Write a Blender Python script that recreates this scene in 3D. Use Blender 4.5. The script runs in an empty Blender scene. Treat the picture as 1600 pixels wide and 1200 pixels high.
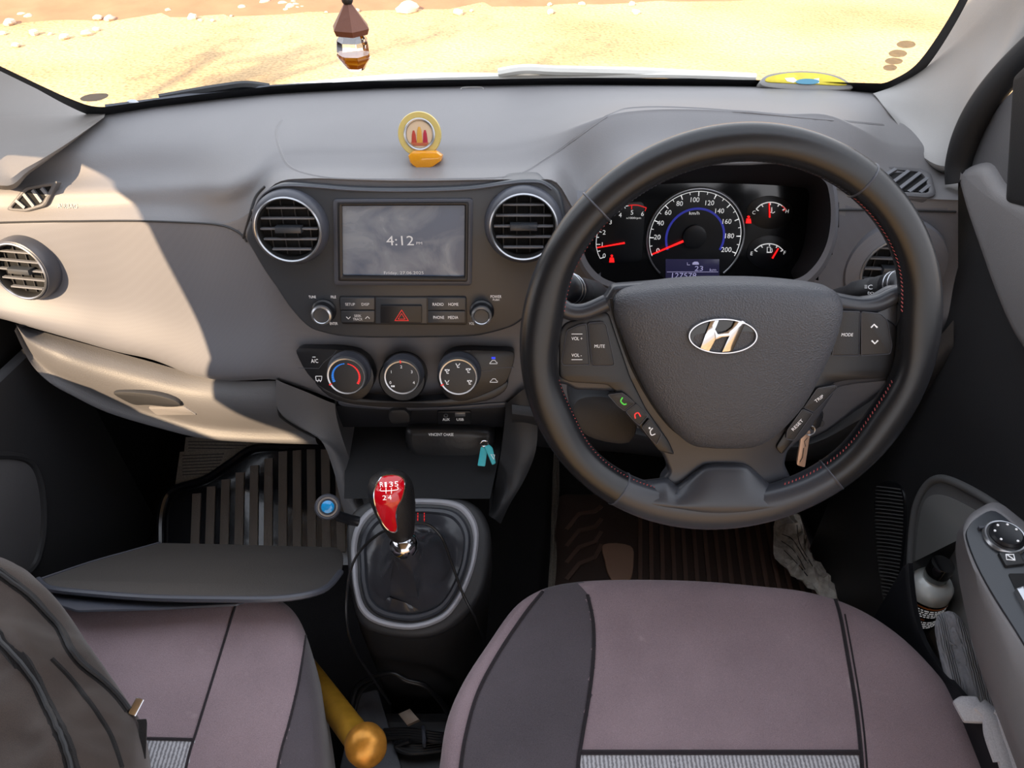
import bpy, bmesh, math, random
from mathutils import Vector, Matrix, noise
from mathutils.bvhtree import BVHTree
from mathutils.geometry import tessellate_polygon
random.seed(7)
C = bpy.context.scene.collection
# ------------------------------------------------------------------ camera geometry
FPX = 1155.0
PITCH = math.radians(40)
CAM = Vector((0, 0, 1.18))
X = Vector((1, 0, 0))
F = Vector((0, math.cos(PITCH), -math.sin(PITCH)))
U = Vector((0, math.sin(PITCH), math.cos(PITCH)))
SUN = Vector((.45, .75, -.50)).normalized()
def ray(px, py): return F + X * ((px - 800) / FPX) + U * ((600 - py) / FPX)
def D(px, py, d): return CAM + ray(px, py) * d
def PY(px, py, y): r = ray(px, py); return CAM + r * (y / r.y)
def PZ(px, py, z): r = ray(px, py); return CAM + r * ((z - CAM.z) / r.z)
def PX(px, py, x): r = ray(px, py); return CAM + r * (x / r.x)
def lerp(a, b, t): return a + (b - a) * t
def interp(tab, x):
    if x <= tab[0][0]: return tab[0][1]
    for (a, b), (c, d) in zip(tab, tab[1:]):
        if x <= c: return b + (d - b) * (x - a) / (c - a)
    return tab[-1][1]
def sm(tab, x):
    if x <= tab[0][0]: return tab[0][1]
    for (a, b), (c, d) in zip(tab, tab[1:]):
        if x <= c:
            t = (x - a) / (c - a); t = t * t * (3 - 2 * t)
            return b + (d - b) * t
    return tab[-1][1]
def cat(pts, n=6, closed=False):
    """Catmull-Rom through points (tuples or vectors)"""
    P = [Vector(p) for p in pts]; m = len(P); out = []
    rng = range(m) if closed else range(m - 1)
    for i in rng:
        if closed: a, b, c, d = P[(i - 1) % m], P[i], P[(i + 1) % m], P[(i + 2) % m]
        else: a, b, c, d = P[max(i - 1, 0)], P[i], P[i + 1], P[min(i + 2, m - 1)]
        for k in range(n):
            t = k / n
            out.append(.5 * ((2 * b) + (c - a) * t + (2 * a - 5 * b + 4 * c - d) * t * t + (3 * b - a - 3 * c + d) * t ** 3))
    if not closed: out.append(P[-1].copy())
    return out
def rnd(pts, r, n=5):
    """round the corners of a closed 2D polygon"""
    P = [Vector(p) for p in pts]; m = len(P); out = []
    for i in range(m):
        a, b, c = P[i - 1], P[i], P[(i + 1) % m]
        rr = r[i] if isinstance(r, (list, tuple)) else r
        da, dc = (a - b), (c - b)
        l = min(rr, da.length * .49, dc.length * .49)
        s, e = b + da.normalized() * l, b + dc.normalized() * l
        for k in range(n + 1):
            t = k / n
            out.append(s * (1 - t) ** 2 + b * 2 * t * (1 - t) + e * t * t)
    return out
def circ(cx, cy, rx, ry=None, n=48, a0=0, a1=360):
    ry = rx if ry is None else ry
    full = abs(a1 - a0) >= 360
    k = n if full else n + 1
    return [Vector((cx + rx * math.cos(math.radians(a0 + (a1 - a0) * i / n)), cy - ry * math.sin(math.radians(a0 + (a1 - a0) * i / n)))) for i in range(k)]
def rect(x0, y0, x1, y1): return [(x0, y0), (x1, y0), (x1, y1), (x0, y1)]
def inpoly(x, y, poly):
    c = False; j = len(poly) - 1
    for i in range(len(poly)):
        xi, yi = poly[i][0], poly[i][1]; xj, yj = poly[j][0], poly[j][1]
        if (yi > y) != (yj > y) and x < (xj - xi) * (y - yi) / (yj - yi) + xi: c = not c
        j = i
    return c
def topix(p):
    v = p - CAM; d = v.dot(F)
    return 800 + FPX * v.dot(X) / d, 600 - FPX * v.dot(U) / d
def area2(P): return sum(P[i - 1].x * P[i].y - P[i].x * P[i - 1].y for i in range(len(P)))
def inset(P, w):
    s = 1 if area2(P) > 0 else -1
    m = len(P); out = []
    for i in range(m):
        a, b, c = P[i - 1], P[i], P[(i + 1) % m]
        d1 = (b - a); d2 = (c - b)
        if d1.length < 1e-9: d1 = d2
        if d2.length < 1e-9: d2 = d1
        if d1.length < 1e-9: out.append(b.copy()); continue
        d1 = d1.normalized(); d2 = d2.normalized()
        n1 = Vector((-d1.y, d1.x)) * s; n2 = Vector((-d2.y, d2.x)) * s
        n = n1 + n2
        if n.length < 1e-6: n = n1
        n = n.normalized(); k = max(n.dot(n1), .45)
        out.append(b + n * (w / k))
    return out
class Fr:
    """a plane in the car: origin, normal towards the cabin, up"""
    def __init__(s, o, n, up=(0, 0, 1)):
        s.o = Vector(o); s.n = Vector(n).normalized(); up = Vector(up)
        s.v = (up - s.n * up.dot(s.n)).normalized(); s.u = s.v.cross(s.n)
    def W(s, a, b, h=0): return s.o + s.u * a + s.v * b + s.n * h
    def P(s, px, py, h=0):
        r = ray(px, py); q = s.o + s.n * h
        return CAM + r * ((q - CAM).dot(s.n) / r.dot(s.n))
    def L(s, px, py, h=0):
        w = s.P(px, py, h) - s.o
        return Vector((w.dot(s.u), w.dot(s.v)))
    def off(s, h): return Fr(s.o + s.n * h, s.n, s.v)
    def at(s, px, py, h=0): return Fr(s.P(px, py, h), s.n, s.v)
def tilt(o, deg, yaw=0):
    a = math.radians(deg); y = math.radians(yaw)
    return Fr(o, (math.sin(y) * math.cos(a), -math.cos(y) * math.cos(a), math.sin(a)))
# ------------------------------------------------------------------ mesh builder
class B:
    def __init__(s): s.v = []; s.f = []; s.m = []; s.cm = 0
    def add(s, vs, fs):
        k = len(s.v); s.v += [Vector(p) for p in vs]
        for f in fs: s.f.append(tuple(i + k for i in f)); s.m.append(s.cm)
        return s
    def cap(s, pts):
        """triangulated polygon of 3D points"""
        k = len(s.v); s.v += [Vector(p) for p in pts]
        for t in tessellate_polygon([pts]): s.f.append(tuple(i + k for i in t)); s.m.append(s.cm)
    def rings(s, R, close=True, cap0=False, cap1=False):
        n = len(R[0]); vs = [p for r in R for p in r]; fs = []
        for i in range(len(R) - 1):
            for j in range(n if close else n - 1):
                k = (j + 1) % n
                fs.append((i * n + j, i * n + k, (i + 1) * n + k, (i + 1) * n + j))
        s.add(vs, fs)
        if cap0: s.cap(R[0])
        if cap1: s.cap(R[-1])
        return s
    def prism(s, fr, pts, h0, h1, bev=0, px=True, nb=2):
        """polygon (pixels at height h1, or local) raised h0..h1"""
        P = [fr.L(p[0], p[1], h1) if px else Vector((p[0], p[1])) for p in pts]
        R = [[fr.W(p.x, p.y, h0) for p in P]]
        if bev > 0:
            for k in range(nb + 1):
                a = math.pi / 2 * k / nb
                Q = inset(P, bev * (1 - math.cos(a))) if k else P
                R.append([fr.W(p.x, p.y, h1 - bev + bev * math.sin(a)) for p in Q])
        else: R.append([fr.W(p.x, p.y, h1) for p in P])
        return s.rings(R, cap0=True, cap1=True)
    def dome(s, fr, pts, prof, px=True, c=None, hp=None, sub=1):
        """outline scaled towards its centre; prof = [(scale, height)...]"""
        if sub > 1: prof = [tuple(q) for q in cat(prof, sub)]
        P = [fr.L(p[0], p[1], prof[0][1] if hp is None else hp) if px else Vector((p[0], p[1])) for p in pts]
        if c is None: c = sum(P, Vector((0, 0))) / len(P)
        elif px: c = fr.L(*c)
        R = []
        for sc, h in prof: R.append([fr.W(*(c + (p - c) * sc), h) for p in P])
        s.rings(R, cap0=False, cap1=True)
        return s
    def ringp(s, fr, po, pi_, h0, h1, px=True, bev=.0):
        """flat ring between two outlines with the same number of points"""
        O = [fr.L(p[0], p[1], h1) if px else Vector(p) for p in po]
        I = [fr.L(p[0], p[1], h1) if px else Vector(p) for p in pi_]
        R = [[fr.W(p.x, p.y, h0) for p in O], [fr.W(p.x, p.y, h1 - bev) for p in O]]
        if bev: R += [[fr.W(*lerp(p, q, .3), h1) for p, q in zip(O, I)], [fr.W(*lerp(p, q, .7), h1) for p, q in zip(O, I)]]
        R += [[fr.W(p.x, p.y, h1 - bev) for p in I], [fr.W(p.x, p.y, h0) for p in I]]
        R.append(R[0])
        return s.rings(R)
    def lathe(s, fr, prof, n=40, c=(0, 0), sx=1, sy=1, cap=True):
        R = []
        for r, h in prof:
            R.append([fr.W(c[0] + r * sx * math.cos(2 * math.pi * k / n), c[1] + r * sy * math.sin(2 * math.pi * k / n), h) for k in range(n)])
        return s.rings(R, cap0=cap, cap1=cap)
    def tube(s, pts, r, closed=False, n=8, flat=1, cap=True, up=None):
        P = [Vector(p) for p in pts]; m = len(P); R = []
        prev = None
        for i, p in enumerate(P):
            if closed: t = P[(i + 1) % m] - P[i - 1]
            else: t = P[min(i + 1, m - 1)] - P[max(i - 1, 0)]
            t = t.normalized() if t.length > 1e-9 else Vector((0, 0, 1))
            if prev is None:
                a = Vector(up) if up else (Vector((0, 0, 1)) if abs(t.z) < .9 else Vector((1, 0, 0)))
            else: a = prev
            if up: a = Vector(up)
            a = (a - t * a.dot(t)).normalized(); prev = a; b = t.cross(a)
            rr = r(i / max(m - 1, 1)) if callable(r) else r
            R.append([p + (a * math.cos(2 * math.pi * k / n) * flat + b * math.sin(2 * math.pi * k / n)) * rr for k in range(n)])
        if closed: R.append(R[0])
        return s.rings(R, cap0=cap and not closed, cap1=cap and not closed)
    def box(s, fr, a0, a1, b0, b1, h0, h1, bev=0):
        return s.prism(fr, [(a0, b0), (a1, b0), (a1, b1), (a0, b1)], h0, h1, bev, px=False)
    def patch(s, G, nu=6, nv=6):
        """Catmull-Rom surface through a grid of 3D control points"""
        rows = [cat(r, nu) for r in G]
        cols = [cat([rows[i][j] for i in range(len(rows))], nv) for j in range(len(rows[0]))]
        s.rings(cols, close=False)
        return s
    def sphere(s, c, r, n=12, sc=(1, 1, 1)):
        c = Vector(c); R = []
        for i in range(n + 1):
            a = math.pi * (i + .001) / (n + .002)
            R.append([c + Vector((r * sc[0] * math.sin(a) * math.cos(2 * math.pi * k / (2 * n)), r * sc[1] * math.sin(a) * math.sin(2 * math.pi * k / (2 * n)), r * sc[2] * math.cos(a))) for k in range(2 * n)])
        return s.rings(R, cap0=True, cap1=True)
    def line(s, fr, pts, w, h0, h1, px=True, closed=False):
        """flat stroke of width w (metres) along a polyline"""
        P = [fr.L(p[0], p[1], h1) if px else Vector((p[0], p[1])) for p in pts]
        m = len(P)
        A, Bq = [], []
        for i in range(m):
            if closed: t = P[(i + 1) % m] - P[i - 1]
            else: t = P[min(i + 1, m - 1)] - P[max(i - 1, 0)]
            t = t.normalized(); nn = Vector((-t.y, t.x)) * w / 2
            A.append(P[i] + nn); Bq.append(P[i] - nn)
        if closed: A.append(A[0]); Bq.append(Bq[0])
        R = [[fr.W(*p, h0) for p in A], [fr.W(*p, h1) for p in A], [fr.W(*p, h1) for p in Bq], [fr.W(*p, h0) for p in Bq]]
        s.rings(R, close=False)
        return s
    def text(s, fr, t, cx, cy, hpx, wpx=None, h=.0004, rot=0, font_bold=False):
        vs, fs, bw, bh = glyphs(t)
        c = fr.L(cx, cy, h); e = fr.L(cx, cy - hpx, h); H = (e - c).length
        if wpx: Wd = (fr.L(cx + wpx, cy, h) - c).length
        else: Wd = H * bw / bh
        a = math.radians(rot); ca, sa = math.cos(a), math.sin(a)
        out = []
        for x, y in vs:
            X_, Y_ = (x / bw - .5) * Wd, (y / bh - .5) * H
            out.append(fr.W(c.x + X_ * ca - Y_ * sa, c.y + X_ * sa + Y_ * ca, h))
        return s.add(out, fs)
    def mesh(s, name, smooth=True, ang=38, weld=True):
        me = bpy.data.meshes.new(name)
        me.from_pydata([tuple(p) for p in s.v], [], s.f)
        bm = bmesh.new(); bm.from_mesh(me)
        for i, f in enumerate(bm.faces): f.material_index = s.m[i] if i < len(s.m) else 0
        if weld: bmesh.ops.remove_doubles(bm, verts=bm.verts, dist=1e-6)
        bmesh.ops.recalc_face_normals(bm, faces=bm.faces)
        bm.to_mesh(me); bm.free()
        if smooth:
            for p in me.polygons: p.use_smooth = True
            me.set_sharp_from_angle(angle=math.radians(ang))
        me.update()
        return me
    def bvh(s): return BVHTree.FromPolygons([tuple(p) for p in s.v], s.f)
_gl = {}
def glyphs(t):
    if t in _gl: return _gl[t]
    cu = bpy.data.curves.new('g', 'FONT'); cu.body = t; cu.resolution_u = 3
    o = bpy.data.objects.new('g', cu); C.objects.link(o)
    dg = bpy.context.evaluated_depsgraph_get(); me = bpy.data.meshes.new_from_object(o.evaluated_get(dg))
    xs = [v.co.x for v in me.vertices]; ys = [v.co.y for v in me.vertices]
    x0, x1, y0, y1 = min(xs), max(xs), min(ys), max(ys)
    vs = [(v.co.x - x0, v.co.y - y0) for v in me.vertices]; fs = [tuple(p.vertices) for p in me.polygons]
    bpy.data.objects.remove(o); bpy.data.curves.remove(cu); bpy.data.meshes.remove(me)
    _gl[t] = (vs, fs, x1 - x0, y1 - y0)
    return _gl[t]
def hit(bvh, px, py, lift=0):
    r = ray(px, py); loc, nor, i, d = bvh.ray_cast(CAM, r.normalized())
    if loc is None: return None
    if nor.dot(r) > 0: nor = -nor
    return loc + nor * lift
def hitn(bvh, px, py):
    r = ray(px, py); loc, nor, i, d = bvh.ray_cast(CAM, r.normalized())
    if nor.dot(r) > 0: nor = -nor
    return loc, nor
def drape(b, bvh, pts, r, lift=0, n=6, seg=6, flat=1, closed=False):
    P = [hit(bvh, p.x, p.y, lift) for p in cat(pts, seg, closed)]
    P = [p for p in P if p is not None]
    if len(P) > 1: b.tube(P, r, n=n, flat=flat, closed=closed)
def decal(b, bvh, pts, lift=.0005, c=None, n=8):
    """a patch lying on a surface inside an outline"""
    P = [Vector((p[0], p[1])) for p in pts]
    c = Vector(c) if c else sum(P, Vector((0, 0))) / len(P); R = []
    for k in range(n + 1):
        t = 1 - k / n * .98; row = []
        for p in P:
            q = c + (p - c) * t; row.append(hit(bvh, q.x, q.y, lift))
        R.append(row)
    if any(p is None for r in R for p in r):
        print('decal miss'); return b
    b.rings(R, cap1=True); return b
def textpx(b, bvh, t, cx, cy, h, w=None, lift=.0008, rot=0, sk=0):
    vs, fs, bw, bh = glyphs(t); w = w or h * bw / bh; a = math.radians(rot); out = []
    for x, y in vs:
        X_, Y_ = (x / bw - .5) * w, (y / bh - .5) * h; X_ += sk * Y_
        p = hit(bvh, cx + X_ * math.cos(a) - Y_ * math.sin(a), cy - (X_ * math.sin(a) + Y_ * math.cos(a)), lift)
        if p is None: return b
        out.append(p)
    return b.add(out, fs)
# ------------------------------------------------------------------ objects
def thing(name, label, cat_, base, group=None, kind=None):
    o = bpy.data.objects.new(name, None); C.objects.link(o); o.location = base
    o.empty_display_size = .02
    o['label'] = label; o['category'] = cat_
    if group: o['group'] = group
    if kind: o['kind'] = kind
    return o
def part(name, b, mat, parent, label=None, sub=None, kind=None, **kw):
    me = b.mesh(name, **kw) if isinstance(b, B) else b
    for m in (mat if isinstance(mat, (list, tuple)) else [mat]): me.materials.append(m)
    o = bpy.data.objects.new(name, me); C.objects.link(o)
    o.parent = parent
    if parent is not None and parent.type == 'EMPTY': o.location = -parent.location
    if label: o['label'] = label
    if kind: o['kind'] = kind
    return o
def single(name, b, mat, label, cat_, group=None, kind=None, **kw):
    me = b.mesh(name, **kw) if isinstance(b, B) else b
    for m in (mat if isinstance(mat, (list, tuple)) else [mat]): me.materials.append(m)
    vs = [v.co for v in me.vertices]
    c = Vector(((min(v.x for v in vs) + max(v.x for v in vs)) / 2, (min(v.y for v in vs) + max(v.y for v in vs)) / 2, min(v.z for v in vs)))
    me.transform(Matrix.Translation(-c))
    o = bpy.data.objects.new(name, me); C.objects.link(o); o.location = c
    o['label'] = label; o['category'] = cat_
    if group: o['group'] = group
    if kind: o['kind'] = kind
    return o
def struct(name, b, mat, label, cat_, **kw): return single(name, b, mat, label, cat_, kind='structure', **kw)
# ------------------------------------------------------------------ materials
def S(r, g, b):
    f = lambda c: c / 12.92 if c <= .04045 else ((c + .055) / 1.055) ** 2.4
    return (f(r / 255), f(g / 255), f(b / 255), 1)
def newmat(name):
    m = bpy.data.materials.new(name); m.use_nodes = True
    nt = m.node_tree; return m, nt, nt.nodes['Principled BSDF']
def N(nt, t, **kw):
    n = nt.nodes.new(t)
    for k, v in kw.items():
        if k in n.inputs: n.inputs[k].default_value = v
        else: setattr(n, k, v)
    return n
def setup(p, col, rough, metal=0, spec=.5):
    p.inputs['Base Color'].default_value = col; p.inputs['Roughness'].default_value = rough
    p.inputs['Metallic'].default_value = metal; p.inputs['Specular IOR Level'].default_value = spec
def plastic(name, col, rough=.5, grain=900, bump=.15, metal=0, spec=.4, var=.12, vs=6, coat=0, voro=False):
    m, nt, p = newmat(name); setup(p, col, rough, metal, spec)
    tc = N(nt, 'ShaderNodeTexCoord')
    n2 = N(nt, 'ShaderNodeTexNoise', Scale=vs, Detail=4.0)
    nt.links.new(tc.outputs['Object'], n2.inputs['Vector'])
    mx = N(nt, 'ShaderNodeMix', data_type='RGBA')
    mx.inputs['A'].default_value = tuple(c * (1 - var) for c in col[:3]) + (1,)
    mx.inputs['B'].default_value = tuple(min(1, c * (1 + var)) for c in col[:3]) + (1,)
    nt.links.new(n2.outputs['Fac'], mx.inputs['Factor']); nt.links.new(mx.outputs['Result'], p.inputs['Base Color'])
    if bump:
        if voro: n1 = N(nt, 'ShaderNodeTexVoronoi', Scale=grain); out = n1.outputs['Distance']
        else: n1 = N(nt, 'ShaderNodeTexNoise', Scale=grain, Detail=2.0); out = n1.outputs['Fac']
        nt.links.new(tc.outputs['Object'], n1.inputs['Vector'])
        bp = N(nt, 'ShaderNodeBump', Strength=bump, Distance=.001)
        nt.links.new(out, bp.inputs['Height']); nt.links.new(bp.outputs['Normal'], p.inputs['Normal'])
    if coat: p.inputs['Coat Weight'].default_value = coat; p.inputs['Coat Roughness'].default_value = .08
    return m
def dotted(name, col, rough=.5):
    """plastic with a fine dot weave"""
    m, nt, p = newmat(name); setup(p, col, rough, 0, .4)
    tc = N(nt, 'ShaderNodeTexCoord'); mp = N(nt, 'ShaderNodeMapping'); mp.inputs['Rotation'].default_value = (0, math.radians(45), 0)
    nt.links.new(tc.outputs['Object'], mp.inputs['Vector'])
    ck = N(nt, 'ShaderNodeTexVoronoi', Scale=420.0); nt.links.new(mp.outputs['Vector'], ck.inputs['Vector']); ck.inputs['Randomness'].default_value = 0
    rp = N(nt, 'ShaderNodeMapRange'); rp.inputs['From Max'].default_value = .7; rp.inputs['To Min'].default_value = .95; rp.inputs['To Max'].default_value = 1.04
    nt.links.new(ck.outputs['Distance'], rp.inputs['Value'])
    mx = N(nt, 'ShaderNodeVectorMath', operation='SCALE'); mx.inputs[0].default_value = col[:3]
    nt.links.new(rp.outputs['Result'], mx.inputs['Scale']); nt.links.new(mx.outputs['Vector'], p.inputs['Base Color'])
    bp = N(nt, 'ShaderNodeBump', Strength=.04, Distance=.001); nt.links.new(ck.outputs['Distance'], bp.inputs['Height']); nt.links.new(bp.outputs['Normal'], p.inputs['Normal'])
    return m
def fabric(name, col, col2=None, scale=1200, stain=None, rough=.95, sheen=.2):
    m, nt, p = newmat(name); setup(p, col, rough, 0, .15)
    col2 = col2 or tuple(c * .75 for c in col[:3]) + (1,)
    tc = N(nt, 'ShaderNodeTexCoord')
    n1 = N(nt, 'ShaderNodeTexNoise', Scale=scale, Detail=2.0); nt.links.new(tc.outputs['Object'], n1.inputs['Vector'])
    n2 = N(nt, 'ShaderNodeTexNoise', Scale=7.0, Detail=5.0); nt.links.new(tc.outputs['Object'], n2.inputs['Vector'])
    ad = N(nt, 'ShaderNodeMath', operation='MULTIPLY_ADD'); ad.inputs[1].default_value = .5; nt.links.new(n1.outputs['Fac'], ad.inputs[0]); 
    ad2 = N(nt, 'ShaderNodeMath', operation='MULTIPLY'); ad2.inputs[1].default_value = .5; nt.links.new(n2.outputs['Fac'], ad2.inputs[0]); nt.links.new(ad2.outputs[0], ad.inputs[2])
    mx = N(nt, 'ShaderNodeMix', data_type='RGBA'); mx.inputs['A'].default_value = col2; mx.inputs['B'].default_value = col
    rp = N(nt, 'ShaderNodeMapRange'); rp.inputs['From Min'].default_value = .35; rp.inputs['From Max'].default_value = .65
    nt.links.new(ad.outputs[0], rp.inputs['Value']); nt.links.new(rp.outputs['Result'], mx.inputs['Factor'])
    out = mx.outputs['Result']
    if stain:
        n3 = N(nt, 'ShaderNodeTexNoise', Scale=34.0, Detail=3.0); nt.links.new(tc.outputs['Object'], n3.inputs['Vector'])
        r3 = N(nt, 'ShaderNodeMapRange'); r3.inputs['From Min'].default_value = .66; r3.inputs['From Max'].default_value = .74; r3.inputs['To Max'].default_value = .35
        nt.links.new(n3.outputs['Fac'], r3.inputs['Value'])
        m3 = N(nt, 'ShaderNodeMix', data_type='RGBA'); m3.inputs['B'].default_value = stain
        nt.links.new(r3.outputs['Result'], m3.inputs['Factor']); nt.links.new(out, m3.inputs['A']); out = m3.outputs['Result']
    nt.links.new(out, p.inputs['Base Color'])
    bp = N(nt, 'ShaderNodeBump', Strength=.35, Distance=.001); nt.links.new(n1.outputs['Fac'], bp.inputs['Height']); nt.links.new(bp.outputs['Normal'], p.inputs['Normal'])
    p.inputs['Sheen Weight'].default_value = sheen
    return m
def glow(name, col, s=1.0, rough=.5):
    m, nt, p = newmat(name); setup(p, col, rough)
    p.inputs['Emission Color'].default_value = col; p.inputs['Emission Strength'].default_value = s
    tc = N(nt, 'ShaderNodeTexCoord'); n1 = N(nt, 'ShaderNodeTexNoise', Scale=300.0); nt.links.new(tc.outputs['Object'], n1.inputs['Vector'])
    bp = N(nt, 'ShaderNodeBump', Strength=.03, Distance=.001); nt.links.new(n1.outputs['Fac'], bp.inputs['Height']); nt.links.new(bp.outputs['Normal'], p.inputs['Normal'])
    return m
M = {}
M['dash'] = plastic('dash_grain', S(112, 110, 111), .5, 900, .25)
M['dash_low'] = plastic('dash_lower', S(84, 83, 85), .5, 700, .3)
M['dot'] = dotted('dash_dotted', S(100, 100, 105), .5)
M['bezel'] = plastic('bezel', S(54, 57, 62), .32, 1200, .05, var=.05)
M['rimgrey'] = plastic('vent_surround', S(66, 68, 76), .38, 1200, .08)
M['black'] = plastic('black_plastic', S(24, 25, 29), .35, 900, .1)
M['matte'] = plastic('matte_black', S(20, 20, 22), .75, 600, .2)
M['dark'] = plastic('dark_plastic', S(42, 42, 44), .5, 800, .2)
M['void'] = plastic('vent_shade', S(7, 7, 8), .9, 300, .0)  # near-black paints in the shade inside the vents and grilles
M['slat'] = plastic('vent_slat', S(104, 105, 110), .4, 800, .05)
M['door_grey'] = plastic('door_grey', S(104, 104, 105), .55, 700, .2)
M['gloss'] = plastic('gloss_black', S(14, 14, 16), .12, 300, .0, coat=.4)
M['leather'] = plastic('rim_leather', S(29, 30, 33), .27, 1500, .12, var=.1)
M['pad'] = plastic('pad_grain', S(70, 71, 76), .45, 650, .5, voro=True)
M['spoke'] = plastic('spoke_satin', S(52, 54, 60), .3, 900, .05)
M['silver'] = plastic('silver_paint', S(170, 172, 176), .28, 500, .02, metal=.85)
M['chrome'] = plastic('chrome', S(190, 190, 194), .12, 500, 0, metal=1, var=.02)
M['pillar_shaded'] = plastic('pillar_trim_shaded', S(122, 117, 113), .6, 900, .2, var=.05)  # pillar trim colour darkened to paint in the passenger side shade
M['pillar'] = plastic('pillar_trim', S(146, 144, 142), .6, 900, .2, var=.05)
M['white'] = glow('white_print', S(225, 225, 228), .25)
M['grey_print'] = glow('grey_print', S(190, 190, 192), .3)
M['red_print'] = glow('red_print', S(225, 40, 40), .5)
M['redlit'] = glow('red_lit', S(255, 25, 25), 1.5)
M['bluelit'] = glow('blue_lit', S(40, 60, 230), .9)
M['bluering'] = glow('blue_ring', S(45, 50, 150), .6)
M['blue_print'] = glow('blue_print', S(30, 110, 200), .5)
M['green_print'] = glow('green_print', S(70, 190, 60), .5)
M['gaugewhite'] = glow('gauge_white', S(235, 235, 235), .55)
M['seat'] = fabric('seat_fabric', S(152, 133, 138), S(120, 104, 109), stain=S(165, 150, 150))
M['seat_dark'] = fabric('seat_fabric_dark', S(90, 83, 88), S(70, 65, 69))
M['seam'] = fabric('seam_thread', S(48, 42, 46), S(30, 26, 30))
M['carpet'] = fabric('carpet', S(36, 34, 35), S(20, 19, 20), 500)
M['bag'] = fabric('bag_cloth', S(74, 63, 57), S(48, 41, 38), 1800, rough=.5, sheen=.2)
M['bag_dark'] = fabric('bag_zip_tape', S(36, 34, 34), S(24, 23, 24), 900)
M['cable'] = plastic('cable', S(22, 22, 24), .35, 300, 0)
# ================================================================== DASHBOARD SKIN
cols = [-80, -40, 0, 60, 120, 180, 240, 300, 350, 390, 430, 480, 540, 600, 660, 720, 780, 830, 870, 910, 960, 1020, 1090, 1160, 1230, 1290, 1340, 1390, 1440, 1475, 1497]
r0 = [(-200, 225), (0, 196), (160, 178), (200, 172), (350, 153), (440, 147), (640, 137), (860, 133), (1150, 135), (1300, 139), (1400, 150), (1500, 165)]
r2py = [(-200, 320), (0, 300), (350, 292), (400, 275), (440, 245), (800, 240), (850, 225), (900, 205), (960, 185), (1040, 176), (1290, 186), (1400, 235), (1500, 245)]
r3py = [(-200, 352), (0, 346), (200, 342), (350, 348), (385, 335), (410, 296), (450, 280), (640, 284), (800, 282), (860, 283), (880, 290), (905, 340), (930, 300), (980, 268), (1020, 257), (1230, 257), (1290, 285), (1330, 305), (1500, 310)]
yfront = [(-200, .87), (0, .895), (200, .888), (300, .872), (380, .848), (440, .835), (860, .832), (920, .815), (1290, .82), (1400, .83), (1500, .84)]
r6py = [(-200, 470), (0, 497), (60, 514), (180, 548), (345, 593), (430, 592), (460, 600), (520, 628), (640, 638), (760, 634), (800, 625), (860, 640), (1000, 690), (1300, 690), (1400, 600), (1470, 520), (1500, 490)]
def crest_z(px): return sm([(-200, .735), (250, .748), (440, .792), (800, .792), (960, .84), (1290, .84), (1420, .795), (1500, .785)], px)
rows_def = []
def dash_point(r, px):
    a, c3, c6 = interp(r0, px), sm(r3py, px), sm(r6py, px)
    c2 = sm(r2py, px); yf = interp(yfront, px)
    zb = sm([(-200, .765), (160, .785), (500, .79), (1300, .79), (1500, .78)], px)
    if r == 0: p = PZ(px, a, zb); return p + Vector((0, .10, -.03))
    if r == 1: return PZ(px, a, zb)
    if r == 2: return PZ(px, lerp(a, c2, .42), lerp(zb, crest_z(px), .35) + .006)
    if r == 3: return PZ(px, lerp(a, c2, .80), lerp(zb, crest_z(px), .92) + .004)
    if r == 4: return PZ(px, c2, crest_z(px))
    if r == 5: return PY(px, lerp(c2, c3, .55), lerp(PZ(px, c2, crest_z(px)).y, yf, .42))
    if r == 6: return PY(px, c3, yf)
    if r == 7: return PY(px, c3 + 8, yf - .004)
    if r == 8: return PY(px, lerp(c3, c6, .33), yf - .012)
    if r == 9: return PY(px, lerp(c3, c6, .66), yf - .022)
    if r == 10: return PY(px, lerp(c3, c6, .93), yf - .040)
    if r == 11: return PY(px, c6, yf - .036)
    if r == 12: return PY(px, c6, yf - .036) + Vector((0, .012, -.002))
    if r == 13: return PY(px, c6, yf - .036) + Vector((0, .09, -.004))
G = [[dash_point(r, px) for px in cols] for r in range(14)]
skin = B(); skin.patch(G, 5, 6)
skin_bvh = skin.bvh()
# opening of the instrument binnacle (pixels) and of the centre pocket
open_px = cat([(907, 372), (914, 340), (940, 312), (975, 282), (1015, 262), (1088, 254), (1180, 255), (1240, 260), (1285, 280), (1296, 305), (1298, 345), (1290, 385), (1270, 418), (1240, 437), (1170, 446), (1088, 448), (1000, 446), (950, 438), (920, 412)], 5, True)
crease = [(-60, 350), (60, 347), (200, 345), (300, 348), (345, 352), (368, 360), (381, 370)]
kv, kf = skin.v, skin.f
up, lo = B(), B()
def above(cx, cy):
    if cx < 384: return cy < interp([(-60, 350), (60, 347), (200, 345), (300, 348), (345, 352), (368, 360), (384, 372)], cx)
    if cx < 900: return cy < interp([(384, 372), (394, 334), (420, 292), (450, 283), (640, 292), (830, 281), (870, 300), (900, 330)], cx)
    if cx < 1296: return cy < 300
    return cy < 329
idx = {}
for f in kf:
    c = sum((kv[i] for i in f), Vector()) / 4
    px, py = topix(c)
    if inpoly(1100 + (px - 1100) / 1.04, 350 + (py - 350) / (1.08 if py > 350 else 1.04), open_px) and c.y < .93 and py > 258: continue
    t = up if above(px, py) else lo
    t.add([kv[i] for i in f], [(0, 1, 2, 3)])
dash = thing('dashboard', 'grey plastic car dashboard running from pillar to pillar under the windscreen', 'dashboard', (-.12, .85, .5))
part('upper_pad', up, M['dash'], dash, 'soft grey upper pad', ang=50)
part('lower_panel', lo, M['dot'], dash, 'dotted mid grey lower fascia', ang=50)
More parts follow.
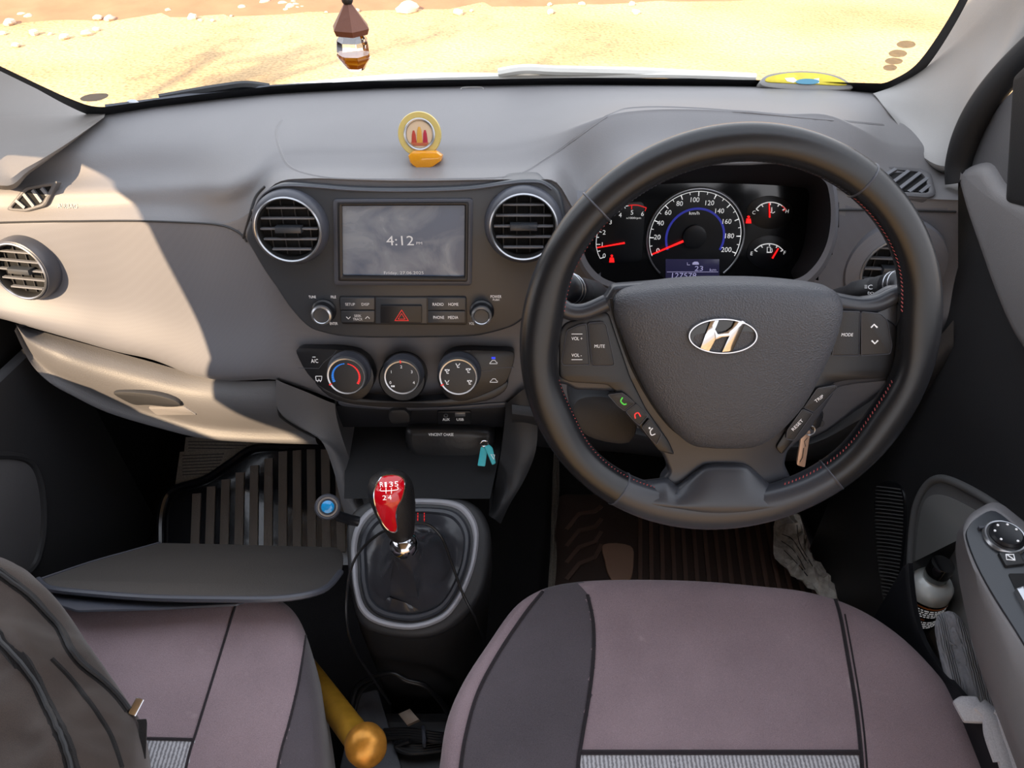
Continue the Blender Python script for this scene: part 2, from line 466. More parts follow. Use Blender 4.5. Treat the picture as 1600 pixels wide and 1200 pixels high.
b = B(); drape(b, skin_bvh, crease + [(386, 378)], .0016, .0004); part('seam_line', b, M['dark'], dash); b = B()
drape(b, skin_bvh, [(1300, 328), (1350, 328), (1420, 329), (1493, 331)], .0016, .0004)
part('seam_line', b, M['dark'], dash)
# defroster slot ridge & embossed panel lines on top
b = B()
drape(b, skin_bvh, [(381, 372), (389, 345), (400, 310), (415, 292)], .0022, .0005)
part('bezel_gap', b, M['dark'], dash)
b = B()
af = Fr(hit(skin_bvh, 105, 322), hitn(skin_bvh, 105, 322)[1]); b.text(af, 'AIRBAG', 105, 322, 7, 31, .0012)
part('airbag_lettering', b, M['pillar'], dash)
# raised mat-like hump crease lines
b = B()
for pts in [[(440, 188), (432, 205), (438, 235), (455, 262), (500, 276), (560, 280), (700, 280), (800, 275), (850, 250), (900, 215), (955, 178), (1000, 168), (1100, 170), (1250, 183), (1380, 195)]]:
    drape(b, skin_bvh, pts, .003, -.0018, n=6)
part('pad_ridge', b, M['dash'], dash)
b = B()
drape(b, skin_bvh, [(720, 141), (724, 137.5), (750, 137), (756, 140)], .0012, .0006)
part('sensor_notch', b, M['pillar'], dash)
# ------------------------------------------------------------------ glovebox and lower edges
gt = [(-160, 474), (-60, 484), (0, 497), (30, 507), (100, 527), (180, 549), (260, 571), (345, 594), (433, 594)]
gb = [(-160, 500), (-60, 505), (0, 508), (35, 530), (62, 572), (95, 603), (180, 643), (330, 683), (436, 688), (505, 690)]
gx = [24, 32, 44, 60, 78, 100, 160, 230, 300, 370, 434]
gbx = [27, 38, 50, 66, 86, 115, 170, 245, 320, 400, 500]
gbot = [510, 535, 560, 580, 597, 613, 640, 663, 681, 687, 690]
G = []
for k in range(7):
    t = k / 6; row = []
    for i, px in enumerate(gx):
        a = PY(px, interp(gt, px) + 1, interp(yfront, px) - .022)
        e = PY(gbx[i], gbot[i], interp([(27, .86), (110, .84), (300, .822), (500, .806)], gbx[i]))
        q = lerp(a, e, t); bulge = math.sin(math.pi * min(1, t * 1.15)) * .018 if t < .87 else 0
        q = PY(*topix(q), q.y - bulge) if bulge else q
        row.append(q)
    G.append(row)
G.append([p + Vector((0, .12, .02)) for p in G[-1]])
b = B(); b.patch(G, 5, 5); gl_bvh = b.bvh()
gd = part('glovebox_door', b, M['dash_low'], dash, ang=60)
hx, hn = hitn(gl_bvh, 235, 625); hf = Fr(hx, hn)
b = B(); b.prism(hf, cat([(176, 615), (200, 613), (240, 617), (272, 626), (282, 635), (262, 637), (232, 634), (212, 634), (196, 628)], 4, True), -.006, .006, .003)
part('glovebox_handle', b, M['dark'], gd)
b = B(); b.prism(hf, rnd([(230, 637), (288, 636), (308, 649), (245, 650)], 4), -.01, .0025, .002)
part('handle_recess', b, M['dash'], gd)
b = B(); drape(b, gl_bvh, [(433, 596), (434, 615), (436, 640), (441, 652), (465, 668), (495, 684)], .0022, .0006)
part('glovebox_seam', b, M['matte'], dash)
# lower dash shell behind the wheel, knee panel
G = []
for (dy, yy) in ((0, 0), (.35, -.01), (.75, .03), (1, .10)):
    row = []
    for px, p0, p1 in ((800, 632, 690), (860, 640, 700), (960, 660, 706), (1100, 690, 720), (1250, 690, 720), (1340, 640, 710), (1420, 580, 690), (1490, 500, 660)):
        row.append(PY(px, lerp(p0, p1, dy), .775 + yy))
    G.append(row)
b = B(); b.patch(G, 5, 4); part('knee_panel', b, M['dark'], dash, 'dark plastic panel above the pedals')
# ------------------------------------------------------------------ centre legs running down to the console
def legpatch(o, i, ys, name):
    G = []
    for (ox, oy), (ix, iy), y in zip(o, i, ys):
        a, e = PY(ox, oy, y), PY(ix, iy, y)
        s = 1 if ex(e, a) else 1
        mid = PY((ox + ix) / 2, (oy + iy) / 2, y - .006)
        back = e + Vector((0, .12, 0)); backo = a + Vector((0, .10, 0))
        G.append([backo, a + Vector((0, .012, 0)), a, mid, e, e + Vector((0, .012, 0)), back])
    bb = B(); bb.patch(G, 4, 6); return bb
def ex(a, c): return True
b = legpatch([(434, 594), (437, 640), (466, 665), (503, 690), (522, 735), (534, 785), (546, 822)], [(521, 630), (524, 655), (535, 690), (548, 725), (559, 760), (567, 785), (574, 802)], [.792, .785, .775, .76, .74, .715, .69], 'l')
part('console_side_trim', b, M['dash_low'], dash)
b = legpatch([(828, 600), (834, 630), (838, 670), (834, 710), (818, 750), (795, 790), (782, 818)], [(791, 630), (790, 655), (785, 700), (779, 735), (774, 765), (769, 790), (764, 805)], [.785, .78, .77, .755, .74, .715, .69], 'r')
part('console_side_trim', b, M['dark'], dash)  # darker plastic on this leg stands in for the shadow over it
# pocket cavity between the legs
b = B()
fl = [PZ(545, 800, .395), PZ(790, 800, .395)]; y1 = .84
p = lambda x, y, z: Vector((x, y, z))
xl, xr = -.235, -.012
b.add([p(-.236, .692, .389), p(-.031, .692, .389), p(-.008, y1, .40), p(-.256, y1, .40)], [(0, 1, 2, 3)])
b.add([p(-.27, y1, .40), p(.005, y1, .40), p(.005, y1 - .02, .56), p(-.27, y1 - .02, .56)], [(0, 1, 2, 3)])
part('storage_pocket', b, M['matte'], dash)
# strip and socket panel above the pocket
SK = tilt(PY(650, 650, .80), 4)
b = B(); b.prism(SK, [(523, 634), (795, 632), (788, 668), (532, 668)], -.02, .0, .002)
part('socket_panel', b, M['black'], dash)
b = B(); b.prism(SK, cat([(530, 627), (560, 632), (628, 637), (700, 636), (790, 629), (788, 637), (700, 641), (628, 642), (560, 638), (532, 634)], 3, True), -.005, .010, .002)
part('trim_strip', b, M['rimgrey'], dash, 'satin grey strip above the storage pocket')
b = B(); b.prism(SK, rnd([(683, 643), (736, 643), (736, 664), (683, 664)], 3), -.002, .003, .001)
ap = part('aux_usb_panel', b, M['black'], dash)
b = B(); b.text(SK, 'AUX', 697, 655.5, 4, 11, .0036); b.text(SK, 'USB', 719, 655.5, 4, 11, .0036)
part('lettering', b, M['white'], ap)
b = B(); b.prism(SK, rect(711, 645, 727, 651), .002, .0038, .0003); b.lathe(SK.at(697, 647), [(.0032, .003), (.0032, .0042), (.002, .0042), (.002, .003)], 20)
part('port', b, M['silver'], ap)
b = B(); b.prism(SK, rnd([(608, 642), (632, 640), (641, 649), (641, 662), (612, 664), (606, 655)], 5), 0, .016, .004); b.tube([SK.P(608, 640, .004), SK.P(620, 636, .012), SK.P(636, 643, .006)], .002)
part('socket_cap', b, M['dark'], dash, 'black rubber cap on the power socket')

# ================================================================== CENTRE BEZEL + RADIO
BZ = tilt(PY(640, 292, .818), 13)
bez_px = cat([(382, 369), (388, 348), (396, 328), (410, 304), (430, 291), (450, 287), (490, 289), (555, 294), (642, 295), (730, 292), (790, 284), (817, 281), (845, 282), (866, 292), (878, 310), (884, 350), (880, 400), (862, 445), (838, 480), (812, 504), (793, 514), (760, 523), (730, 527), (640, 529), (548, 528), (502, 520), (478, 509), (450, 478), (430, 448), (413, 424), (394, 392)], 3, True)
bezel = thing('centre_fascia', 'dark grey fascia plate holding the screen and two round vents in mid dashboard', 'fascia', BZ.P(640, 520))
b = B(); b.prism(BZ, bez_px, -.045, .0, .004, nb=3); part('bezel_plate', b, M['bezel'], bezel, ang=50)
b = B(); P = [BZ.P(p.x, p.y, .0005) for p in cat([(392, 345), (405, 312), (425, 295), (448, 290.5), (490, 292.5), (555, 297.5), (642, 299), (730, 296), (790, 288), (817, 285), (845, 286), (862, 296)], 4)]
b.tube(P, .0012); part('edge_line', b, M['rimgrey'], bezel)
b = B()
for t, x, y, h, w in (('TUNE', 488, 464, 4, 11), ('FILE', 521, 464, 4, 8), ('ENTER', 521.5, 505.5, 4, 12), ('POWER', 775, 463.5, 4.6, 17), ('PUSH', 775, 468.5, 3, 10), ('VOL', 737, 505.5, 4, 8)):
    b.text(BZ, t, x, y, h, w, .0006)
part('lettering', b, M['white'], bezel)
radio = thing('infotainment_unit', 'dashboard display showing the time 4:12 with rows of buttons beneath', 'car stereo', BZ.P(630, 500))
so = rnd([(520, 312), (739, 311), (737, 447), (522, 446)], 6); si = rnd([(534, 322), (726, 321), (725, 433), (535, 431)], 2)
b = B(); b.ringp(BZ, so, si, -.004, .0045, bev=.0015); fr_ = part('screen_frame', b, M['rimgrey'], radio, 'grey bevelled frame')
b = B(); b.ringp(BZ, rnd([(526, 316), (733, 315), (731, 441), (528, 440)], 4), si, -.001, .0052, bev=.0008); part('frame_inner', b, M['black'], fr_)
sm_, nt, pp = newmat('screen_glass'); setup(pp, S(60, 64, 72), .14)
tc = N(nt, 'ShaderNodeTexCoord'); n1 = N(nt, 'ShaderNodeTexNoise', Scale=16.0, Detail=6.0, Distortion=1.2); nt.links.new(tc.outputs['Object'], n1.inputs['Vector'])
cr = N(nt, 'ShaderNodeValToRGB'); cr.color_ramp.elements[0].position = .40; cr.color_ramp.elements[0].color = S(62, 72, 90); cr.color_ramp.elements[1].position = .72; cr.color_ramp.elements[1].color = S(134, 138, 142)
nt.links.new(n1.outputs['Fac'], cr.inputs['Fac']); nt.links.new(cr.outputs['Color'], pp.inputs['Base Color'])
rr = N(nt, 'ShaderNodeMapRange'); rr.inputs['To Min'].default_value = .1; rr.inputs['To Max'].default_value = .4; nt.links.new(n1.outputs['Fac'], rr.inputs['Value']); nt.links.new(rr.outputs['Result'], pp.inputs['Roughness'])
pp.inputs['Emission Color'].default_value = S(70, 78, 95); pp.inputs['Emission Strength'].default_value = .3
b = B(); b.prism(BZ, si, -.006, .001, 0); scr = part('screen', b, sm_, radio)
b = B(); b.text(BZ, '4:12', 625, 376, 15, 43, .0016); b.text(BZ, 'PM', 655, 380, 4, 9, .0016); b.text(BZ, 'Friday, 27.06.2025', 631, 427, 6, 62, .0016)
part('time_lettering', b, M['grey_print'], scr, 'pale time and date characters')
b = B(); b.prism(BZ, rnd([(529, 463), (729, 463), (730, 508), (534, 507)], 5), -.002, .0012, .001); part('button_surround', b, M['black'], radio)
def button(fr, pts, parent, mat='bezel', h=.0035, texts=(), name='button', label=None, r=2, tm='white', extra=None):
    b = B(); b.prism(fr, rnd(pts, r, 3), 0, h, .0008); o = part(name, b, M[mat], parent, label)
    b = B()
    for t, x, y, hh, w in texts: b.text(fr, t, x, y, hh, w, h + .0004)
    if extra: extra(b, h + .0004)
    if b.v: part('lettering', b, M[tm], o)
    return o
button(BZ, rect(531.5, 465, 585, 484.5), radio, texts=(('SETUP', 547, 475.5, 4.2, 15), ('DISP', 571, 475.5, 4.2, 12)), tm='grey_print', label='button reading SETUP and DISP')
def arrows(b, h):
    b.line(BZ, [(541, 495), (544.3, 498.5), (547.5, 495)], .0009, h - .001, h); b.line(BZ, [(571, 498), (574.3, 494.5), (577.5, 498)], .0009, h - .001, h)
button(BZ, rect(532.5, 485.5, 585, 504), radio, texts=(('SEEK', 559, 493.5, 3.8, 11), ('TRACK', 559, 498.7, 3.8, 15)), tm='grey_print', extra=arrows, label='button reading SEEK TRACK')
button(BZ, rect(586.5, 465, 667, 506), radio, h=.0024, name='hazard_surround')
def tri(b, h):
    b.line(BZ, [(627.5, 484.5), (617, 501), (638, 501)], .0012, h - .001, h, closed=True); b.line(BZ, [(627.5, 490), (622, 498.7), (633, 498.7)], .0009, h - .001, h, closed=True)
button(BZ, rect(594.5, 477.5, 659, 505), radio, 'black', h=.0055, tm='red_print', extra=tri, name='hazard_button', label='hazard button with a red triangle')
button(BZ, rect(668.5, 465, 727.5, 485), radio, texts=(('RADIO', 684.5, 475.5, 4.6, 17), ('HOME', 708.5, 475.5, 4.6, 15.5)), label='button reading RADIO and HOME')
button(BZ, rect(668.5, 486, 727, 505), radio, texts=(('PHONE', 685.5, 496, 4.6, 17), ('MEDIA', 708, 496, 4.6, 16)), label='button reading PHONE and MEDIA')
def small_knob(px, py):
    o = part('dial_knob', B().lathe(BZ.at(px, py), [(.0155, -.001), (.0155, .003), (.0135, .005), (.0128, .016), (.0120, .0175)], 48), M['black'], radio)
    part('silver_ring', B().lathe(BZ.at(px, py), [(.0129, .0145), (.0133, .016), (.0125, .0185), (.0104, .0195), (.0095, .0185), (.0095, .015)], 48, cap=False), M['silver'], o)
    part('dial_cap', B().lathe(BZ.at(px, py), [(.0096, .015), (.0096, .018), (.0088, .0188), (.004, .0185), (.001, .0185)], 40), M['bezel'], o)
small_knob(507, 485); small_knob(753, 486)

# ================================================================== ROUND VENTS
def round_vent(name, label, fr, cx, cy, r, ry=None, pod=1.22, mat='rimgrey', deep=.0, tab=True, group=None, podc=(0, 0)):
    """r in metres, frame centred on the vent"""
    t = thing(name, label, 'air vent', fr.o - fr.v * r, group)
    sy = 1
    L = [(r * pod, -.03), (r * pod, -.004), (r * (pod * .96), .002), (r * 1.10, .006), (r * 1.04, .007)]
    part('vent_surround', B().lathe(fr, L + [(r * 1.02, .002)], 56, cap=False), M[mat], t)
    part('chrome_ring', B().lathe(fr, [(r * 1.055, .004), (r * 1.06, .0085), (r * 1.02, .0095), (r * .985, .008), (r * .98, 0)], 64, cap=False), M['silver'], t, 'thin silver ring')
    part('vent_barrel', B().lathe(fr, [(r * .99, .006), (r * .95, .004), (r * .93, -.006)], 56, cap=False).lathe(fr, [(r * .97, -.0062), (r * .5, -.0064), (.0001, -.0064)], 48), M['void'], t)
    for k in range(-2, 3):
        y = k * r * .335; w = math.sqrt(max(0, (r * .92) ** 2 - y * y))
        b = B(); b.box(fr, -w, w, y - r * .028, y + r * .028, -.003, .003, .0004)
        part('louvre', b, M['slat'], t)
    for k in (-1.5, -.5, .5, 1.5):
        x = k * r * .42; w = math.sqrt(max(0, (r * .9) ** 2 - x * x))
        b = B(); b.box(fr, x - r * .012, x + r * .015, -w, w, -.0055, -.0035); part('vane', b, M['dark'], t)
    if tab:
        b = B(); b.box(fr, -r * .42, r * .42, -r * .10, r * .10, -.004, .009, .0015); part('vent_tab', b, M['bezel'], t)
    return t
VG = 'round air vents of the dashboard'
v1 = Fr(BZ.P(452.5, 357, .009), BZ.n); round_vent('round_air_vent', 'round vent with silver ring left of the display', v1, 0, 0, .0375, group=VG)
v2 = Fr(BZ.P(818, 353, .009), BZ.n); round_vent('round_air_vent', 'round vent with silver ring between the display and the steering wheel', v2, 0, 0, .0385, group=VG)
h0, n0 = hitn(skin_bvh, 43, 417); v3 = Fr(h0 + n0 * .011, (n0 + Vector((-.12, 0, 0))).normalized()); round_vent('round_air_vent', 'sunlit round vent at the passenger end of the dashboard', v3, 0, 0, .038, group=VG, mat='rimgrey', pod=1.18)
h0, n0 = hitn(skin_bvh, 1392, 415); v4 = Fr(h0 + n0 * .011, (n0 + Vector((-.15, 0, 0))).normalized()); round_vent('round_air_vent', 'round vent half hidden by the right side of the steering wheel', v4, 0, 0, .042, group=VG, pod=1.5, mat='dot')
# side window demister grilles
def demister(label, outer, inner, slats):
    cx = sum(p[0] for p in outer) / len(outer); cy = sum(p[1] for p in outer) / len(outer)
    h0, n0 = hitn(skin_bvh, cx, cy); fr = Fr(h0, n0)
    fr = fr.off(.002); t = thing('demister_grille', label, 'air vent', h0 - Vector((0, 0, .01)), 'side window demister grilles')
    O = rnd(outer, 6); I = rnd(inner, 4)
    part('grille_frame', B().ringp(fr, O, I, -.006, .004, bev=.0012), M['dash_low'], t)
    part('grille_well', B().prism(fr, I, -.02, .0005, 0), M['void'], t)
    for a, c in slats:
        b = B(); b.line(fr, [a, c], .0042, -.001, .0042); part('slat', b, M['slat'], t)
demister('small slanted grille at the passenger end of the dashboard top', [(8, 328), (38, 292), (90, 282), (70, 322), (40, 331)], [(16, 325), (42, 297), (80, 290), (64, 318), (38, 326)], [((24, 313), (38, 325)), ((36, 303), (52, 323)), ((50, 297), (64, 316)), ((64, 294), (73, 305))])
demister('small slanted grille at the driver end of the dashboard top', [(1365, 256), (1442, 262), (1456, 270), (1464, 302), (1452, 307), (1398, 303)], [(1374, 261), (1438, 267), (1446, 274), (1453, 297), (1448, 300), (1402, 298)], [((1378, 276), (1400, 263)), ((1390, 288), (1420, 266)), ((1400, 298), (1438, 269)), ((1420, 299), (1450, 277)), ((1438, 300), (1453, 288))])

# ================================================================== CLIMATE CONTROLS
HV = tilt(PY(630, 590, .776), 20)
cl = thing('climate_control_panel', 'black heater panel with three silver ringed dials under the display', 'climate control', HV.P(630, 630))
lp = cat([(463, 552), (466, 546), (474, 544), (500, 545), (525, 546), (554, 551), (574, 564), (584, 588), (578, 612), (554, 626), (510, 610), (480, 584)], 3, True)
rp_ = cat([(684, 596), (685, 575), (694, 558), (710, 549), (735, 547), (770, 548), (797, 549), (804, 557), (797, 584), (783, 604), (730, 626), (700, 622)], 3, True)
b = B(); b.prism(HV, cat([(492, 598), (520, 612), (560, 622), (628, 627), (700, 623), (760, 611), (792, 596), (788, 612), (760, 627), (700, 635), (628, 638), (556, 633), (515, 621)], 3, True), -.02, .003, .002); part('lower_band', b, M['black'], cl)
part('left_pod', B().prism(HV, lp, -.02, .004, .0015), M['black'], cl); part('right_pod', B().prism(HV, rp_, -.02, .004, .0015), M['black'], cl)
part('centre_collar', B().lathe(HV.at(629, 591), [(.032, -.02), (.032, .003), (.030, .005), (.02, .005)], 48), M['black'], cl)
b = B(); b.line(HV, [(466, 575), (498, 576), (506, 566), (520, 555), (526, 547)], .0007, .003, .0045); b.line(HV, [(803, 574), (776, 575), (770, 579), (752, 580)], .0007, .003, .0045); b.line(HV, cat([(688, 590), (688, 572), (700, 556), (716, 550), (735, 548.5)], 4), .0009, .003, .0047)
part('button_gap', b, M['rimgrey'], cl)
def car_icon(b, fr, x, y, s, h):
    b.line(fr, [(x - s, y + s * .3), (x - s * .6, y - s * .1), (x - s * .3, y - s * .5), (x + s * .4, y - s * .5), (x + s * .7, y), (x + s, y + s * .1), (x + s, y + s * .4), (x - s, y + s * .4)], .0007, h - .001, h, closed=True)
b = B(); b.text(HV, 'A/C', 491.5, 564, 6, 11, .0045); b.line(HV, [(488, 558), (493, 558)], .0006, .003, .0045)
b.line(HV, rnd([(493, 588), (503, 588), (502, 595), (494, 595)], 1), .0008, .003, .0045, closed=True); b.line(HV, [(496, 597), (498, 592), (501, 597)], .0006, .003, .0046)
car_icon(b, HV, 771, 566, 6, .0046); car_icon(b, HV, 771.5, 595, 6, .0046)
part('lettering', b, M['white'], cl)
part('indicator_lamp', B().prism(HV, rect(768, 558, 774, 561), .003, .0048), M['bluelit'], cl, 'lit blue indicator')
def dial(px, py, r, lab):
    fr = HV.at(px, py, .026); fr = Fr(fr.o - HV.n * .026, HV.n)
    d = part('dial', B().lathe(fr, [(r * 1.12, .003), (r * 1.12, .008), (r * 1.02, .012), (r * 1.0, .022), (r * .97, .025), (r * .9, .025)], 64), M['rimgrey'], cl, lab, ang=30)
    part('chrome_ring', B().lathe(fr, [(r * 1.0, .021), (r * 1.0, .0245), (r * .95, .0268), (r * .88, .0265), (r * .86, .025)], 64, cap=False), M['silver'], d)
    part('dial_face', B().lathe(fr, [(r * .87, .0245), (r * .86, .0262), (r * .6, .0266), (r * .01, .0266)], 48), M['black'], d)
    return d, fr
d, fr = dial(541, 588, .0262, 'temperature dial with blue and red scale')
for nm, mt, a0, a1 in (('cold_scale', 'blue_print', 205, 100), ('hot_scale', 'red_print', 80, -28)):
    b = B(); n = 14
    for k in range(n):
        a = math.radians(lerp(a0, a1, k / (n - 1))); w = lerp(.0034, .001, k / n) if nm == 'cold_scale' else lerp(.001, .0034, k / n)
        a2 = math.radians(lerp(a0, a1, (k + .9) / (n - 1))); R_ = .0178
        b.line(fr, [(R_ * math.cos(a), R_ * math.sin(a)), (R_ * math.cos((a + a2) / 2), R_ * math.sin((a + a2) / 2)), (R_ * math.cos(a2), R_ * math.sin(a2))], w, .0265, .0271, px=False)
    part(nm, b, M[mt], d)
def pointer(fr, d, ang, r):
    a = math.radians(ang); b = B(); b.line(fr, [(r * .84 * math.cos(a), r * .84 * math.sin(a)), (r * 1.0 * math.cos(a), r * 1.0 * math.sin(a))], .0014, .0255, .0275, px=False); part('pointer_mark', b, M['red_print'], d)
pointer(fr, d, 207, .0262)
d, fr = dial(628, 590, .0243, 'fan speed dial numbered 0 to 4')
b = B()
fl_ = Fr(fr.o, fr.n)
def ltext(b, fr, t, a, bb, hh, w=None, h=.0272):
    vs, fs, bw, bh = glyphs(t); w = w or hh * bw / bh
    b.add([fr.W(a + (x / bw - .5) * w, bb + (y / bh - .5) * hh, h) for x, y in vs], fs)
for t, a in (('0', 200), ('1', 145), ('2', 90), ('3', 35), ('4', -20)): ltext(b, fr, t, .0165 * math.cos(math.radians(a)) * (1 if a != 90 else 1), .0165 * math.sin(math.radians(a)) - .001, .0040)
for a in (-.0013, .0013):
    b.add([fr.W(-.0125 + a - .0011, -.0130, .0272), fr.W(-.0125 + a + .0011, -.0130, .0272), fr.W(-.0125 + a + .0011, -.0105, .0272), fr.W(-.0125 + a - .0011, -.0105, .0272)], [(0, 1, 2, 3)])
part('lettering', b, M['white'], d); pointer(fr, d, 92, .0243)
d, fr = dial(716, 589, .0262, 'air direction dial with white flow symbols')
b = B()
for k, a in enumerate((205, 150, 90, 35, -25)):
    cx, cy = .0165 * math.cos(math.radians(a)), .0165 * math.sin(math.radians(a)); s = .0028
    b.line(fr, [(cx - s, cy + s), (cx - s * .3, cy - s * .2), (cx - s * .2, cy - s), (cx + s * .7, cy - s)], .0010, .0262, .0272, px=False)
    b.line(fr, [(cx + s * .2, cy - s * .2), (cx + s, cy + s)], .0009, .0262, .0272, px=False)
    if k in (1, 3, 4): b.line(fr, [(cx - s * 1.2, cy + s * .4), (cx, cy + s * .9), (cx + s * 1.2, cy + s * .4)], .0009, .0262, .0272, px=False)
part('lettering', b, M['white'], d); pointer(fr, d, 207, .0262)
# ================================================================== INSTRUMENT CLUSTER
LIP = tilt(PY(1100, 350, .806), 8)
FACE = tilt(PY(1100, 370, .885), 16)
clus = thing('instrument_cluster', 'instrument cluster with speedometer and rev counter seen through the steering wheel', 'instrument cluster', FACE.P(1088, 430))
op = open_px
outer = cat([(895, 372), (903, 335), (930, 300), (968, 270), (1010, 250), (1088, 243), (1185, 244), (1248, 250), (1296, 268), (1308, 300), (1310, 345), (1303, 388), (1282, 428), (1250, 450), (1170, 458), (1088, 460), (1000, 458), (940, 450), (908, 420)], 5, True)
b = B(); b.rings([[LIP.P(p.x, p.y, -.02) for p in outer], [LIP.P(p.x, p.y, .0) for p in outer], [LIP.P(p.x * .6 + q.x * .4, p.y * .6 + q.y * .4, .004) for p, q in zip(outer, op)], [LIP.P(p.x, p.y, .002) for p in op], [LIP.P(p.x, p.y, -.01) for p in op]])
part('binnacle_rim', b, M['dot'], clus)
facep = cat([(912, 385), (916, 345), (932, 325), (960, 300), (1010, 290), (1088, 286), (1180, 288), (1240, 292), (1263, 298), (1262, 330), (1258, 370), (1250, 400), (1236, 424), (1235, 440), (1170, 452), (1088, 456), (1000, 452), (952, 440), (922, 415)], 5, True)
fo = [FACE.P(p.x, p.y) for p in facep]
b = B(); b.rings([[LIP.P(p.x, p.y, -.008) for p in op], fo]); part('binnacle_tunnel', b, M['matte'], clus)
part('dial_board', B().prism(FACE, facep, -.01, 0, 0), M['gloss'], clus)
# speedometer
SP = FACE.at(1085.5, 371); KP = (FACE.L(1085.5 + 10, 371) - FACE.L(1085.5, 371)).x / 10
sp = part('speedometer', B().lathe(SP, [(78 * KP, -.001), (78 * KP, .001), (72 * KP, .0015), (1 * KP, .0015)], 72), M['black'], clus)
def arc(fr, r, a0, a1, n=40): return [(r * math.cos(math.radians(lerp(a0, a1, i / n))), r * math.sin(math.radians(lerp(a0, a1, i / n)))) for i in range(n + 1)]
def ticks(b, fr, r0_, r1_, a0, a1, n, w, h):
    for i in range(n + 1):
        a = math.radians(lerp(a0, a1, i / n)); b.line(fr, [(r0_ * math.cos(a), r0_ * math.sin(a)), (r1_ * math.cos(a), r1_ * math.sin(a))], w, h - .0005, h, px=False)
b = B(); b.tube([SP.W(x, y, .003) for x, y in arc(SP, 75.5 * KP, 228, -48, 70)], .0013); part('silver_ring', b, M['silver'], sp)
b = B(); b.line(SP, arc(SP, 71 * KP, 204, -24, 60), .0007, .0015, .0026, px=False)
ticks(b, SP, 71 * KP, 64 * KP, 202, -20, 10, .0012, .0026); ticks(b, SP, 71 * KP, 67 * KP, 202, -20, 20, .0008, .0026)
for t, x, y in (('0', 1028, 391.5), ('20', 1027, 370.5), ('40', 1032, 348.5), ('60', 1044, 332), ('80', 1062, 318), ('100', 1086, 312), ('120', 1109, 317), ('140', 1124.5, 329.5), ('160', 1136, 346), ('180', 1140, 368.5), ('200', 1135, 390)): b.text(FACE, t, x, y, 7.6, None, .0028)
b.text(FACE, 'km/h', 1085, 333, 5, 16, .0028); part('numerals', b, M['gaugewhite'], sp)
b = B(); b.line(SP, arc(SP, 45 * KP, 205, -25, 60), .0028, .0015, .0024, px=False); part('blue_arc', b, M['bluering'], sp)
b = B(); b.prism(FACE, [(1019.5, 398.5), (1018.8, 397), (1071, 374), (1072.2, 377)], .004, .0055, .0004); part('needle', b, M['redlit'], sp)
part('needle_hub', B().lathe(FACE.at(1084, 369), [(.016, .0015), (.0155, .006), (.012, .0068), (.001, .0068)], 40), M['black'], sp)
# rev counter
tacho = part('rev_counter', B().prism(FACE, rnd([(926, 318), (1005, 315), (1008, 330), (1002, 409), (940, 412), (928, 385)], 8), .0, .0009, .0003), M['black'], clus)
ta = cat([(938, 404), (934, 395), (931.5, 381), (934, 362), (940, 349), (957, 330), (970, 324), (982, 321.5)], 5)
b = B(); b.line(FACE, ta, .0008, .0008, .0018)
for a, c in (((938, 404), (944, 402)), ((932, 382), (938, 382)), ((934, 361), (940, 363)), ((946, 341), (951, 345)), ((965, 326), (968, 331)), ((934, 393), (938, 392)), ((932, 371), (936, 371)), ((939, 350), (943, 352)), ((955, 332), (958, 335)), ((976, 322), (977, 326))): b.line(FACE, [a, c], .0009, .0008, .0019)
for t, x, y in (('0', 944, 399.5), ('1', 941, 382), ('2', 944, 363), ('3', 954, 347), ('4', 969, 336), ('5', 987.5, 332), ('6', 1004, 334)): b.text(FACE, t, x, y, 7, None, .002)
b.text(FACE, 'x1000rpm', 990, 341, 4, 23, .002); part('numerals', b, M['gaugewhite'], tacho)
b = B(); b.line(FACE, cat([(982, 321.5), (988, 320.5), (998, 321), (1010, 325)], 4), .0014, .0008, .0019)
b.line(FACE, [(987, 320), (987, 327)], .0014, .0008, .0019); b.line(FACE, [(1010, 324), (1008, 330)], .001, .0008, .0019); part('red_zone', b, M['red_print'], tacho)
b = B(); b.prism(FACE, [(933, 388), (933, 386.6), (976, 378.6), (976.5, 381)], .003, .0042, .0003); part('needle', b, M['redlit'], tacho)
